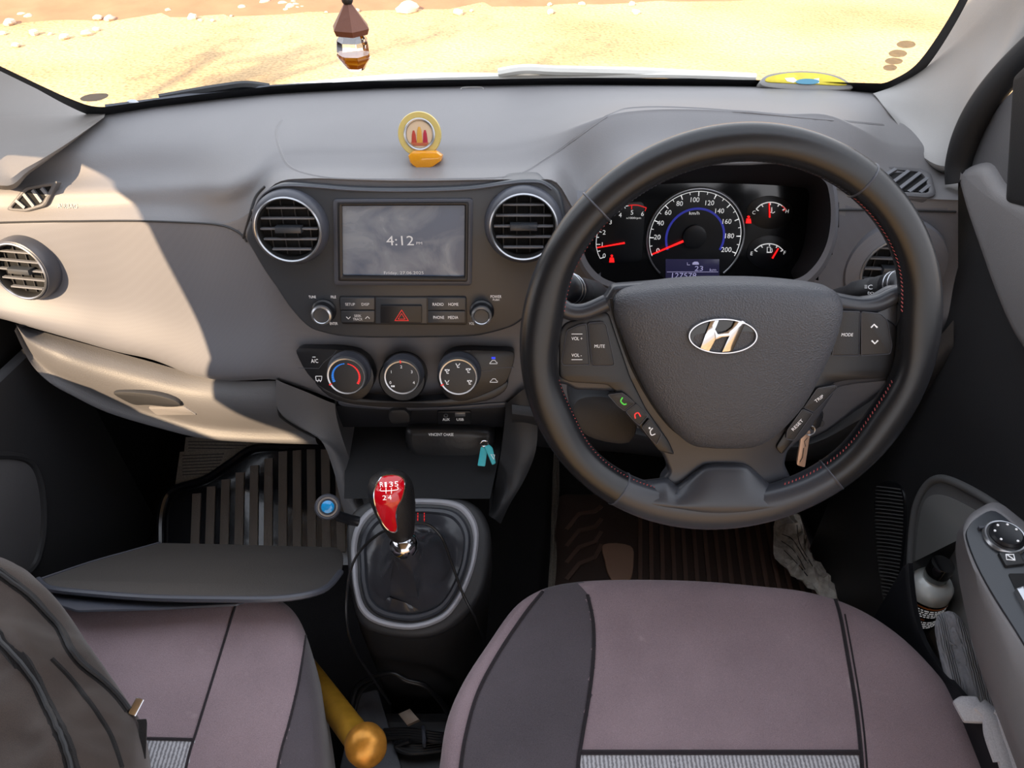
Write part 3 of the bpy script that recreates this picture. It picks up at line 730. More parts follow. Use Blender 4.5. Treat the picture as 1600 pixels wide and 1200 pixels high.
# small gauges
for nm, lab, ap_, l0, l1, tk, nd, icon in (
    ('temperature_gauge', 'gauge marked C and H', [(1181.5, 327), (1190, 319.5), (1204, 316), (1218, 319), (1227, 326)], ('C', 1178, 332), ('H', 1230, 330), 1, [(1204.2, 340), (1202, 340), (1201.6, 318), (1202.8, 318)], 't'),
    ('fuel_gauge', 'gauge marked E and F', [(1179, 391), (1189, 383.5), (1202.5, 381), (1215, 384), (1223.5, 391)], ('E', 1174.5, 396), ('F', 1226, 395), 1, [(1208, 404.5), (1206.2, 403.5), (1216, 388), (1217.2, 388.7)], 'f')):
    cx = 1203; cy = 332 if icon == 't' else 394
    g = part(nm, B().prism(FACE, circ(cx, cy, 36, 26, 40), 0, .0008, .0003), M['black'], clus, lab)
    b = B(); b.line(FACE, cat(ap_, 6), .0012, .0007, .0017)
    for i, p in enumerate(ap_): b.line(FACE, [p, lerp(Vector(p), Vector((cx, cy + 8)), .18)], .0011, .0007, .0018)
    b.text(FACE, l0[0], l0[1], l0[2], 5.5, None, .0018); b.text(FACE, l1[0], l1[1], l1[2], 5.5, None, .0018)
    if icon == 'f': b.line(FACE, rect(1199, 386.5, 1204, 394), .0007, .0007, .0018, closed=True); b.line(FACE, [(1206, 388), (1207, 393), (1205, 395)], .0006, .0007, .0018); b.line(FACE, [(1198, 394.5), (1205.5, 394.5)], .0009, .0007, .0018)
    else: b.line(FACE, [(1206, 324), (1206, 331)], .0009, .0007, .0018); b.line(FACE, [(1202, 331), (1208, 333), (1211, 331)], .0007, .0007, .0018)
    part('numerals', b, M['gaugewhite'], g)
    b = B(); b.prism(FACE, nd, .002, .0035, .0003); part('needle', b, M['redlit'], g)
    if icon == 't':
        b = B(); b.line(FACE, [(1222, 322), (1228, 327), (1224, 330)], .0012, .0007, .0019); part('red_zone', b, M['red_print'], g)
for (x, y) in ((1170, 344), (956, 405)):
    b = B(); b.prism(FACE, circ(x, y - 5, 1.8, 1.8, 10), 0, .0022); b.prism(FACE, [(x - 3, y - 2), (x + 3, y - 2), (x + 4, y + 5), (x - 4, y + 5)], 0, .0022)
    part('warning_lamp', b, M['redlit'], clus, 'red lit warning symbol')
lcdm = glow('lcd_purple', S(46, 44, 74), .35, .2)
lcd = part('trip_display', B().prism(FACE, rect(1040, 405, 1124, 437), .0015, .0024, .0002), lcdm, clus)
b = B(); b.text(FACE, '23', 1092, 419.5, 7.5, 13, .003); b.text(FACE, 'km', 1114, 421.5, 4, 10, .003); b.text(FACE, '127578', 1069, 430.5, 8, 38, .003)
b.line(FACE, [(1042, 425), (1122, 425)], .0005, .002, .003); b.line(FACE, [(1074, 410), (1074, 414), (1078, 414)], .0006, .002, .003)
b.prism(FACE, [(1082, 411), (1085, 409), (1090, 409), (1092, 411), (1092, 413.5), (1082, 413.5)], .002, .003)
part('trip_lettering', b, glow('lcd_text', S(190, 185, 225), .35), lcd)

# ================================================================== STEERING COLUMN + STALKS
col = thing('steering_column', 'dark plastic steering column cover behind the wheel', 'steering column', Vector((.21, .68, .60)))
WN = Vector((0, -math.cos(math.radians(20)), math.sin(math.radians(20))))
WO = D(1140.5, 508, .70); WF = Fr(WO, WN)
b = B()
sec = rnd([(-.075, -.055), (.075, -.055), (.085, .03), (.06, .062), (-.06, .062), (-.085, .03)], .03, 6)
b.rings([[WF.W(p.x * k, p.y * k - dz, h) for p in sec] for k, h, dz in ((.70, -.045, .03), (.8, -.055, .03), (.9, -.09, .045), (.95, -.14, .065), (.95, -.22, .09))], cap0=True, cap1=True)
part('column_shroud', b, M['dark'], col)
b = B(); b.prism(WF.off(-.12), cat([(893, 640), (905, 622), (940, 618), (985, 628), (1000, 650), (985, 695), (930, 690), (900, 670)], 3, True), -.08, .0, .008); part('column_tilt_cover', b, M['dark'], col)
def stalk(label, a, c, r, end, marks):
    t = thing('control_stalk', label, 'stalk', (a + c) / 2 - Vector((0, 0, r)), 'stalks behind the steering wheel')
    ax = (c - a).normalized(); L = (c - a).length
    fr = Fr(a, ax, (0, 0, 1))
    part('lever', B().lathe(fr, [(r * .55, -.10), (r * .6, 0), (r * .75, L * .25), (r, L * .34), (r * 1.03, L * .6), (r * .99, L * .62), (r * 1.0, L * .64), (r * 1.08, L * .8)], 28, sx=1, sy=.85), M['dark'], t)
    e = part('end_cap', B().lathe(fr, [(r * 1.1, L * .8), (r * 1.16, L * .86), (r * 1.14, L * .97), (r * .95, L), (r * .7, L * 1.01), (r * .01, L * 1.01)], 28, sx=1, sy=.85), M['black'], t)
    b = B()
    for k in (.88, .94):
        b.tube([fr.W(r * 1.16 * math.cos(q / 20 * 2 * math.pi), r * .99 * math.sin(q / 20 * 2 * math.pi), L * k) for q in range(20)], .0007, closed=True, n=5)
    part('end_ring', b, M['silver'], e)
    return t, fr, L
a = PY(948, 462, .72); c = PY(880, 450, .64); stalk('stalk with a ringed end cap to the left of the steering wheel hub', a, c, .0165, 1, 1)
a = PY(1302, 462, .70); c = PY(1410, 442, .64); st, fr, L = stalk('lighting stalk with lamp symbols right of the wheel hub', a, c, .0135, 1, 1)
b = B(); sf = Fr(PY(1361, 449, .652), (-.15, -.75, .6), (0, .3, 1))
b.line(sf, rnd([(1357, 447), (1361, 445), (1365, 447), (1365, 450), (1361, 452), (1357, 450)], 1.5), .0006, 0, .0006, closed=True)
for k in range(3): b.line(sf, [(1351, 446 + k * 2), (1355, 446 + k * 2)], .0004, 0, .0006)
b.text(sf, 'DOE', 1362, 458, 4, 12, .0006); part('stalk_symbols', b, M['white'], st)

# ================================================================== STEERING WHEEL
wheel = thing('steering_wheel', 'black leather steering wheel with red stitching and oval chrome emblem', 'steering wheel', WO - WF.v * .19)
def fit_px(px, py): return WF.L(px, py)
Rv = [(WF.L(812, 508).x, WF.L(1470, 508).x), (WF.L(1140, 825).y, WF.L(1140, 190).y)]
cx_, cy_ = sum(Rv[0]) / 2, sum(Rv[1]) / 2
RX, RY = (Rv[0][1] - Rv[0][0]) / 2, (Rv[1][1] - Rv[1][0]) / 2
print('wheel radii', RX, RY, cx_, cy_)
def rimw(a):
    """half width, half thickness and inward growth by angle (degrees, 0 = right)"""
    g = lambda c, s: math.exp(-(((a - c + 180) % 360 - 180) / s) ** 2)
    w = .0166 + .0030 * (g(172, 14) + g(8, 14)) + .0022 * (g(205, 12) + g(-25, 12)) + .0050 * g(270, 30)
    return w, .0165 - .002 * g(270, 26)
def rimring(a0, a1, n, name, mat, label=None):
    R = []
    for i in range(n + 1):
        a = lerp(a0, a1, i / n); w, t = rimw(a); ar = math.radians(a)
        e = Vector((math.cos(ar), math.sin(ar))); ring = []
        for k in range(20):
            q = 2 * math.pi * k / 20; ck, sk = math.cos(q), math.sin(q)
            rr = (RX - w + w * (abs(ck) ** .9) * (1 if ck > 0 else -1)); ry = (RY - w + w * (abs(ck) ** .9) * (1 if ck > 0 else -1))
            ring.append(WF.W(cx_ + e.x * rr, cy_ + e.y * ry, t * (abs(sk) ** .9) * (1 if sk > 0 else -1)))
        R.append(ring)
    b = B(); b.rings(R, cap0=True, cap1=True); return part(name, b, mat, wheel, label, ang=60)
seams = [angp for angp in []]
def ang_at(px, py):
    p = WF.L(px, py); return math.degrees(math.atan2((p.y - cy_) / RY, (p.x - cx_) / RX))
s1, s2, s3, s4 = ang_at(915, 305), ang_at(1345, 285), ang_at(970, 760), ang_at(1307, 752)
print(s1, s2, s3, s4)
rimring(s2, s1, 48, 'rim_upper', M['leather'], 'upper leather grip of the rim')
rimring(s1, s3 + 360, 40, 'rim_side', M['leather']); rimring(s4, s2, 40, 'rim_side', M['leather'])
rimring(s3, s4, 30, 'rim_lower', M['spoke'], 'smooth lower section of the rim')
b = B()
for a in (s1, s2, s3, s4):
    w, t = rimw(a); ar = math.radians(a); P = []
    for k in range(24):
        q = 2 * math.pi * k / 24; rr = RX - w + (w + .0002) * math.cos(q); ry = RY - w + (w + .0002) * math.cos(q)
        P.append(WF.W(cx_ + math.cos(ar) * rr, cy_ + math.sin(ar) * ry, (t + .0002) * math.sin(q)))
    b.tube(P, .0011, closed=True, n=6)
part('rim_seam', b, M['rimgrey'], wheel)
# stitching along the inner edge
red = plastic('stitch_red', S(185, 85, 82), .7, 600, .1); dk = M['seam']
b = B()
def stitch(a0, a1, step=1.35):
    a = a0
    while a < a1:
        w, t = rimw(a); P = []
        for da, hh in ((0, .0055), (.55, .0028)):
            ar = math.radians(a + da); ri = RX - 2 * w + .0008; ry = RY - 2 * w + .0008
            P.append(WF.W(cx_ + math.cos(ar) * ri, cy_ + math.sin(ar) * ry, hh))
        b.tube(P, .0006, n=5); a += step
b.cm = 0
RED = 'dashed red thread along the inner edge'
for q0, q1 in ((s1 + 1, 168), (192, s3 + 360 + 15), (s4 - 15, -12)): b = B(); stitch(q0, q1); part('red_stitching', b, red, wheel, RED)
b = B(); stitch(12, s2 - 1)
part('red_stitching', b, red, wheel, 'dashed red thread along the inner edge')
b = B(); stitch(s2 + 1, s1 - 1, 1.35); part('grey_stitching', b, M['rimgrey'], wheel, 'dark grey thread under the top of the rim')
# spoke plate
SPk = WF.off(-.012)
spp = rnd([(838, 462), (868, 466), (884, 481), (910, 482), (946, 468), (958, 448), (1060, 440), (1200, 440), (1292, 450), (1306, 466), (1340, 471), (1372, 467), (1398, 452), (1436, 448), (1434, 600), (1384, 597), (1335, 602), (1310, 607), (1286, 645), (1262, 680), (1232, 706), (1227, 728), (1236, 745), (1250, 800), (1030, 800), (1036, 750), (1047, 738), (1036, 712), (1015, 688), (975, 645), (952, 612), (900, 611), (884, 602), (842, 600)], 7, 4)
part('spoke_plate', B().prism(SPk, spp, -.012, .004, .0045, nb=3), M['spoke'], wheel, ang=60)
# leather shoulders, top edges of side spokes
for pts in ([(832, 478), (868, 476), (890, 487), (915, 487), (948, 473)], [(1300, 470), (1340, 477), (1370, 474), (1402, 460), (1436, 458)]):
    b = B(); b.tube([WF.P(p.x, p.y, -.012) for p in cat(pts, 6)], lambda t: .0085, n=14); part('spoke_shoulder', b, M['spoke'], wheel)
b = B(); b.prism(WF, rnd([(873, 520), (884, 505), (945, 488), (952, 492), (985, 590), (1010, 640), (1045, 690), (1055, 712), (1030, 706), (1000, 668), (962, 612), (950, 602), (890, 598), (874, 590)], 6), -.02, -.005, .002); pl = part('switch_panel', b, M['black'], wheel)
b = B(); b.prism(WF, rnd([(1303, 488), (1380, 494), (1402, 510), (1408, 540), (1400, 582), (1380, 592), (1322, 595), (1300, 600), (1275, 640), (1240, 690), (1222, 712), (1212, 700), (1240, 655), (1280, 575), (1300, 510)], 6), -.02, -.005, .002); pr = part('switch_panel', b, M['black'], wheel)
def wb(pts, texts=(), tm='white', label=None, extra=None, r=3, par=None):
    b = B(); b.prism(WF, rnd(pts, r, 4), -.008, -.0018, .0012); o = part('wheel_button', b, M['dark'], par or wheel, label)
    b = B(); P = [WF.P(p.x, p.y, -.0019) for p in rnd(pts, r, 4)]
    b.tube(P, .0004, closed=True, n=5); part('button_edge', b, M['rimgrey'], o)
    b = B()
    for t, x, y, hh, w, ro in texts: b.text(WF, t, x, y, hh, w, -.0014, ro)
    if extra: extra(b)
    if b.v: part('lettering', b, M[tm], o)
wb([(886, 516), (904, 508), (916, 506), (921, 570), (880, 571), (877, 566)], (('VOL +', 901.5, 529, 5, 17, 0), ('VOL -', 901, 555, 5, 16, 0)), label='button reading VOL plus and minus', extra=lambda b: (b.line(WF, [(893, 522), (910, 522)], .0005, -.0022, -.0015), b.line(WF, [(893, 562), (910, 562)], .0005, -.0022, -.0015)))
wb([(919, 505), (942, 503), (947, 507), (960, 568), (957, 572), (925, 572)], (('MUTE', 937, 541, 5, 16, 0),), label='button reading MUTE')
wb([(1312, 486), (1344, 487), (1342, 556), (1300, 556)], (('MODE', 1324, 523, 5, 18, 0),), label='button reading MODE')
wb([(1346, 487), (1376, 490), (1386, 500), (1394, 540), (1391, 553), (1346, 556)], (), label='button with up and down arrows', extra=lambda b: (b.line(WF, [(1361, 512), (1366, 507), (1371, 512)], .0014, -.0022, -.0014), b.line(WF, [(1362, 532), (1367, 537), (1372, 532)], .0014, -.0022, -.0014)), par=None)
wb([(950, 617), (972, 614), (980, 619), (992, 630), (976, 642), (966, 635)], tm='green_print', r=2, label='button with a green handset symbol', extra=lambda b: b.line(WF, cat([(973, 621), (970, 627), (975, 632), (979, 631)], 3), .0013, -.0022, -.0014))
wb([(978, 643), (994, 631), (1012, 650), (999, 665), (988, 655)], tm='red_print', r=2, label='button with a red handset symbol', extra=lambda b: b.line(WF, cat([(993, 654), (992, 648), (997, 645), (1001, 651)], 3), .0013, -.0022, -.0014))
wb([(1003, 668), (1014, 655), (1034, 678), (1026, 695), (1012, 680)], r=2, label='button with a speech symbol', extra=lambda b: (b.line(WF, cat([(1020, 669), (1016, 674), (1018, 680), (1024, 678)], 3), .001, -.0022, -.0014), b.prism(WF, circ(1015, 669, 1.6), -.003, -.0014)))
wb([(1277, 607), (1305, 602), (1308, 606), (1272, 644), (1256, 637)], (('TRIP', 1280, 623, 5, 15, 42),), r=3, label='button reading TRIP')
wb([(1254, 639), (1270, 646), (1240, 688), (1228, 686), (1230, 672)], (('RESET', 1246, 664, 5, 22, 52),), r=3, label='button reading RESET')
# lower trim with raised hump
tl = [(1004, 750), (1022, 748), (1040, 746), (1048, 751), (1057, 757), (1066, 752), (1094, 730), (1108, 724), (1134, 723), (1160, 724), (1174, 730), (1198, 752), (1207, 758), (1216, 753), (1226, 747), (1246, 748), (1266, 750)]
G = []
for t, h in ((0, -.022), (0.0, -.009), (.05, -.0035), (.16, .001), (.35, .0055), (.6, .0105), (.85, .0142), (1, .0150), (1.12, .0135)):
    G.append([WF.P(x, lerp(y, 786 + (1 - ((x - 1135) / 131) ** 2) * 10, t), h) for x, y in tl])
part('lower_trim', B().patch(G, 4, 4), M['spoke'], wheel, 'smooth hump shaped lower trim', ang=50)
# hub pad
hp = cat([(955, 466), (962, 452), (985, 443), (1060, 433), (1130, 431), (1200, 433), (1270, 441), (1295, 450), (1303, 466), (1302, 490), (1290, 530), (1270, 575), (1245, 620), (1215, 655), (1190, 676), (1165, 686), (1130, 688), (1100, 687), (1072, 682), (1045, 660), (1015, 620), (990, 575), (968, 520), (956, 488)], 4, True)
b = B(); b.dome(WF, hp, [(1.0, -.02), (1.0, -.004), (.985, .004), (.95, .010), (.88, .0145), (.75, .018), (.5, .021), (.25, .022)], c=(1130, 540))
pad = part('airbag_pad', b, M['pad'], wheel, 'grained shield shaped hub cover', ang=70)
b = B(); b.tube([WF.P(p.x, p.y, -.0035) for p in cat([(955, 466), (962, 500), (985, 568), (1015, 624), (1045, 664), (1072, 684), (1100, 689), (1130, 690), (1165, 688), (1190, 678), (1217, 657), (1247, 622), (1272, 577), (1292, 532), (1304, 490)], 5)], .0014); part('pad_gap', b, M['matte'], wheel)
PD = WF.off(.0205)
b = B(); b.text(PD, 'AIRBAG', 1132, 634, 7, 40, -.001); 
b.line(PD, [(1122, 606), (1132, 611), (1142, 608)], .0012, -.006, -.0008); b.line(PD, [(1128, 603), (1130, 615)], .0012, -.006, -.0008)
part('embossed_lettering', b, M['dark'], pad)
# oval chrome emblem with slanted letter
em = B(); O = circ(1130, 525.5, 55, 28.5, 64)
rot = lambda P, a=0: P
O2 = circ(1130, 525.5, 50.5, 24.5, 64)
em.ringp(PD, O, O2, -.004, .004, bev=.0015)
part('emblem_back', B().prism(PD, O2, -.004, .0012, .0), M['gloss'], pad)
em.prism(PD, cat([(1097, 552), (1103, 552), (1114, 530), (1125, 524), (1140, 522), (1133, 549), (1142, 550), (1157, 505), (1163, 503), (1157, 501), (1150, 505), (1140, 515), (1124, 519), (1112, 518), (1116, 505), (1113, 500), (1108, 502)], 3, True) if False else [(1094, 545), (1108, 550.5), (1119, 532), (1129, 527.5), (1139, 526), (1128, 550.5), (1145, 549), (1164, 508), (1167, 505), (1161, 501), (1150, 500.5), (1144, 512), (1136, 518), (1122, 522), (1118, 515), (1124, 500), (1110, 501.5)], 0, .0038, .001)
part('chrome_emblem', em, M['chrome'], pad, 'chrome oval ring around a slanted letter')
# ignition key and fob
key = thing('ignition_key', 'car key with a hanging brown metal tag seen through the lower right of the wheel', 'key', PY(1258, 735, .63))
kf_ = tilt(PY(1262, 680, .63), 20)
part('key_head', B().prism(kf_, rnd([(1268, 645), (1282, 640), (1287, 652), (1282, 668), (1270, 674), (1264, 662)], 3), -.008, .0, .002), M['black'], key)
tag_ = part('metal_tag', B().prism(kf_, rnd([(1253, 674), (1267, 673), (1258, 731), (1245, 727)], 3), -.003, .0, .0008), plastic('bronze_tag', S(178, 148, 128), .35, 300, .1, metal=.3), key, 'bronze coloured tag')
b = B(); b.line(kf_, [(1256, 700), (1254, 715), (1250, 722)], .0008, -.001, .0006); b.line(kf_, [(1262, 684), (1257, 690), (1259, 698)], .0006, -.001, .0006); part('engraving', b, M['dark'], tag_)
part('key_barrel', B().lathe(Fr(kf_.P(1276, 655, -.02), kf_.n), [(.012, -.08), (.012, -.01), (.004, .002), (.004, .014)], 24), M['dark'], key)
part('split_ring', B().tube([kf_.W(*(kf_.L(1265, 672) + Vector((.006 * math.cos(q / 16 * 6.283), .006 * math.sin(q / 16 * 6.283)))), .001) for q in range(16)], .0008, closed=True), M['silver'], key)
# ================================================================== BODY SHELL
def quad(b, pts): b.add(pts, [(0, 1, 2, 3)])
b = B(); b.prism(Fr((-.1, .35, 0), (0, 0, 1), (0, 1, 0)), [(-.72, -.95), (.72, -.95), (.72, .95), (-.72, .95)], -.03, 0, px=False)
struct('floor', b, M['carpet'], 'black carpeted car floor', 'floor')
b = B(); b.box(Fr((-.1, 1.26, .38), (0, -1, 0)), -.72, .72, -.38, .29, -.01, 0); struct('wall_front', b, M['matte'], 'black bulkhead beyond the footwells', 'wall')
b = B(); b.box(Fr((.60, 1.08, .40), (-1, 0, 0)), -.19, .19, -.40, .37, -.01, 0); struct('wall_right', b, M['matte'], 'black kick panel ahead of the driver door', 'wall')
b = B(); b.box(Fr((-.1, -.1, 1.36), (0, 0, -1), (0, 1, 0)), -.72, .72, -1.7, .50, -.02, 0); struct('ceiling', b, M['pillar'], 'light grey roof lining of the car', 'ceiling')
# unseen passenger side wall; opening shaped to throw the sun patch on the dash
LIT = [(-60, 300), (0, 285), (60, 258), (100, 253), (150, 257), (200, 285), (232, 320), (252, 352), (275, 400), (310, 470), (345, 560), (350, 595), (352, 625), (400, 652), (504, 694), (430, 694), (330, 690), (180, 650), (90, 612), (30, 520), (-40, 495), (-90, 470)]
XW = -.775
def back(p): t = (p.x - XW) / SUN.x; return p - SUN * t
hole = []
gl_b2 = gl_bvh
for (px, py) in LIT:
    p = hit(skin_bvh, px, py); q = hit(gl_bvh, px, py)
    if px < 50: continue
    if p is None and q is None: p = PY(px, py, .80 if py > 600 else .86)
    if p is None: p = q
    elif q is not None and (q - CAM).length < (p - CAM).length: p = q
    hole.append(back(p))

hole = [Vector((XW, .97, .62)), Vector((XW, 1.0, .78)), Vector((XW, .96, .90))] + hole + [Vector((XW, .86, .52))]
outerw = [Vector((XW, -1.8, 0)), Vector((XW, 1.3, 0)), Vector((XW, 1.3, .70)), Vector((XW, .95, .98)), Vector((XW, .45, 1.36)), Vector((XW, -1.8, 1.36))]
LW = Fr((XW, .3, .5), (1, 0, 0))
def w2(p): v = p - LW.o; return Vector((v.dot(LW.u), v.dot(LW.v), 0))
A_, H_ = [w2(p) for p in outerw], [w2(p) for p in hole]
b = B(); al = A_ + H_
tris = tessellate_polygon([A_, H_])
for off in (0, -.02): b.add([LW.W(p.x, p.y, off) for p in al], [tuple(t) for t in tris])
struct('wall_left', b, M['matte'], 'dark passenger side wall of the cabin, its opening shaped to cast the sun patch', 'wall', weld=False)
# passenger door lining (dark)
pdoor = thing('door_1', 'dark passenger door lining left of the footwell', 'car door', (-.75, .6, .05), kind='structure')
LD = Fr((-.745, .6, .4), (1, -.06, .04))
part('door_lining', B().prism(LD, [(-.5, -.39), (.36, -.39), (.36, .09), (.05, .11), (-.3, .26), (-.5, .26)], -.02, 0, .01, px=False), M['dark'], pdoor)
b = B(); o = cat([(-40, 712), (20, 712), (48, 722), (62, 750), (68, 800), (64, 850), (48, 890), (0, 915), (-60, 920)], 5)
b.tube([LD.P(p.x, p.y, .003) for p in o], .006); part('speaker_edge', b, M['dark'], pdoor)
part('speaker_panel', B().prism(LD, [(p.x, p.y) for p in o] + [(-100, 900), (-100, 712)], -.01, .003, .002), M['dash_low'], pdoor)

# ------------------------------------------------------------------ windscreen
def glassm():
    m, nt, p = newmat('windscreen_glass'); out = nt.nodes['Material Output']
    tr = N(nt, 'ShaderNodeBsdfTransparent'); tr.inputs['Color'].default_value = (.96, .97, .96, 1)
    gl = N(nt, 'ShaderNodeBsdfGlossy'); gl.inputs['Roughness'].default_value = .03; gl.inputs['Color'].default_value = (1, 1, 1, 1)
    mx = N(nt, 'ShaderNodeMixShader'); mx.inputs[0].default_value = .05
    nt.links.new(tr.outputs[0], mx.inputs[1]); nt.links.new(gl.outputs[0], mx.inputs[2]); nt.links.new(mx.outputs[0], out.inputs['Surface']); return m
M['glass'] = glassm()
GD = Vector((0, -.80, .60)).normalized()
G = []
gcols = [-250, 0, 160, 350, 640, 900, 1150, 1370, 1500, 1700]
basepts = []
for px in gcols:
    py = interp([(-250, 250), (0, 205), (160, 174), (350, 148), (640, 132), (900, 128), (1150, 130), (1370, 138), (1500, 160), (1700, 200)], px)
    basepts.append(PZ(px, py, .795))
for k in range(5):
    t = k / 4 * .80 - .03
    G.append([p + GD * t + Vector((0, 0, .03)) * math.sin(math.pi * k / 4) for p in basepts])
b = B(); b.patch(G, 6, 6); glass_bvh = b.bvh()
struct('window_1', b, M['glass'], 'front windscreen glass', 'windscreen')
b = B()
up_ = cat([(-90, 62), (0, 105), (60, 134), (110, 158), (150, 171), (200, 167), (350, 147), (500, 136), (640, 131), (900, 127), (1150, 129), (1300, 134), (1370, 137), (1402, 127), (1435, 104), (1468, 60), (1503, 0), (1530, -60)], 6)
wd = [interp([(-90, 2.5), (60, 3), (150, 6), (350, 8), (900, 7), (1150, 6), (1370, 8), (1435, 6), (1503, 5)], p.x) for p in up_]
A1 = []; A2 = []
for i, p in enumerate(up_):
    t = (up_[min(i + 1, len(up_) - 1)] - up_[max(i - 1, 0)]).normalized(); n2 = Vector((-t.y, t.x))
    A1.append(hit(glass_bvh, *(p - n2 * wd[i] * .9), .001)); A2.append(hit(glass_bvh, *(p + n2 * wd[i] * 1.6), .001))
ok = [i for i in range(len(up_)) if A1[i] is not None and A2[i] is not None]
b.rings([[A1[i] for i in ok], [A2[i] for i in ok]], close=False)
struct('trim_1', b, M['black'], 'black painted border around the windscreen', 'windscreen border')
# translucent grey discs on the glass
tint = plastic('grey_disc', S(130, 132, 130), .6, 200, .1); tint.node_tree.nodes['Principled BSDF'].inputs['Alpha'].default_value = .75
for i, (x, y, rx, ry) in enumerate(((1416, 68, 15, 6), (1403, 82, 14.5, 6), (1397, 93.5, 14, 5.5), (1391, 103.5, 11, 5))):
    b = B(); decal(b, glass_bvh, circ(x, y, rx, ry, 24), .0012 + .0003 * i, n=3)
    single('round_disc', b, tint, ['topmost grey disc low on the driver side of the windscreen', 'second grey disc down on the driver side windscreen', 'third disc down, overlapping the lowest one on the windscreen', 'smallest and lowest grey disc on the windscreen'][i], 'sticker', 'round discs on the windscreen')
# pillars
def cgrid(rows): return [[D(*q) for q in r] for r in rows]
b = B(); b.patch(cgrid([[(166, 176, 1.10), (110, 157, 1.08), (50, 131, 1.05), (0, 108, 1.02), (-100, 50, .97), (-220, -40, .90)],
    [(164, 179, 1.07), (94, 185, 1.03), (20, 175, 1.0), (-60, 150, .97), (-160, 70, .92), (-270, -20, .86)],
    [(163, 182, 1.06), (95, 208, 1.01), (15, 225, .97), (-60, 210, .94), (-180, 130, .89), (-300, 10, .82)],
    [(162, 184, 1.055), (103, 228, .99), (46, 266, .945), (2, 290, .915), (-110, 240, .87), (-330, 50, .79)],
    [(164, 180, 1.13), (106, 226, 1.10), (46, 268, 1.06), (4, 293, 1.02), (-110, 250, .97), (-330, 60, .88)]]), 6, 6)
struct('trim_2', b, M['pillar_shaded'], 'windscreen pillar trim on the passenger side, shade painted into its grey', 'pillar trim')
b = B(); b.patch(cgrid([[(1364, 146, 1.13), (1400, 133, 1.12), (1438, 108, 1.08), (1472, 60, 1.03), (1506, 0, .98), (1540, -60, .94)],
    [(1370, 152, 1.11), (1415, 152, 1.06), (1462, 125, 1.01), (1505, 72, .96), (1540, 15, .91), (1575, -60, .87)],
    [(1380, 165, 1.08), (1428, 190, 1.02), (1485, 160, .95), (1530, 105, .90), (1575, 48, .86), (1610, -40, .82)],
    [(1396, 185, 1.04), (1445, 247, .955), (1492, 255, .92), (1512, 190, .89), (1550, 125, .865), (1660, 0, .80)],
    [(1400, 190, 1.10), (1447, 256, 1.0), (1494, 266, .97), (1530, 200, .95), (1570, 140, .92), (1680, 20, .86)]]), 6, 6)
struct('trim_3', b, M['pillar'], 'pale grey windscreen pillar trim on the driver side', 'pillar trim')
b = B(); b.tube([D(*p) for p in [tuple(q) for q in cat([(1500, 285, .915), (1500, 255, .91), (1510, 215, .89), (1532, 170, .865), (1568, 122, .84), (1620, 70, .81), (1700, 0, .77)], 6)]], .0165, n=12)
struct('trim_4', b, M['matte'], 'black rubber seal around the driver door opening', 'door seal')

# ------------------------------------------------------------------ driver door
ddoor = thing('door_2', 'charcoal driver door lining with armrest, window switches and a deep pocket', 'car door', (.57, .5, .05), kind='structure')
DF = Fr((.575, .6, .5), (-1, -.02, .0))
part('door_lining', B().prism(DF, [(-.29, -.48), (.9, -.48), (.9, .30), (-.29, .295)], -.02, 0, .012, px=False), M['dark'], ddoor)
part('mirror_sail', B().prism(DF, cat([(1513, 268), (1520, 225), (1545, 180), (1580, 140), (1640, 90), (1700, 60), (1700, 320), (1600, 315), (1545, 300)], 4, True), -.01, .012, .006), M['dash_low'], ddoor)
part('mirror_cover', B().prism(DF, rnd([(1566, 318), (1578, 120), (1640, 60), (1700, 60), (1700, 340), (1600, 325)], 10), -.01, .026, .008), M['matte'], ddoor)
padp = cat([(1488, 272), (1497, 262), (1533, 254), (1560, 290), (1600, 312), (1700, 350), (1760, 700), (1690, 640), (1640, 600), (1600, 562), (1570, 515), (1545, 455), (1524, 395), (1502, 330)], 5, True)
part('upper_pad', B().prism(DF, padp, -.01, .024, .016, nb=4), M['dash'], ddoor, 'lighter grey padded upper part of the door')
b = B(); b.prism(DF, cat([(1425, 900), (1424, 850), (1432, 795), (1446, 764), (1466, 750), (1495, 757), (1550, 788), (1610, 835), (1700, 900), (1750, 1300), (1600, 1260), (1500, 1100), (1440, 980)], 5, True), -.01, .004, .004); part('pocket_surround', b, M['door_grey'], ddoor)
b = B(); b.prism(DF, cat([(1431, 900), (1431, 850), (1438, 800), (1448, 778), (1468, 773), (1500, 785), (1560, 820), (1610, 860), (1700, 950), (1750, 1300), (1600, 1240), (1510, 1100), (1446, 980)], 5, True), -.01, .0055, .001); part('pocket_back', b, plastic('pocket_back', S(128, 128, 128), .6, 700, .2), ddoor)
b = B(); b.tube([DF.P(p.x, p.y, .004) for p in cat([(1425, 960), (1423, 900), (1424, 850), (1431, 795), (1446, 762), (1466, 748), (1495, 755), (1550, 786), (1610, 832)], 5)], .0055, n=10); part('pocket_edge', b, M['door_grey'], ddoor)
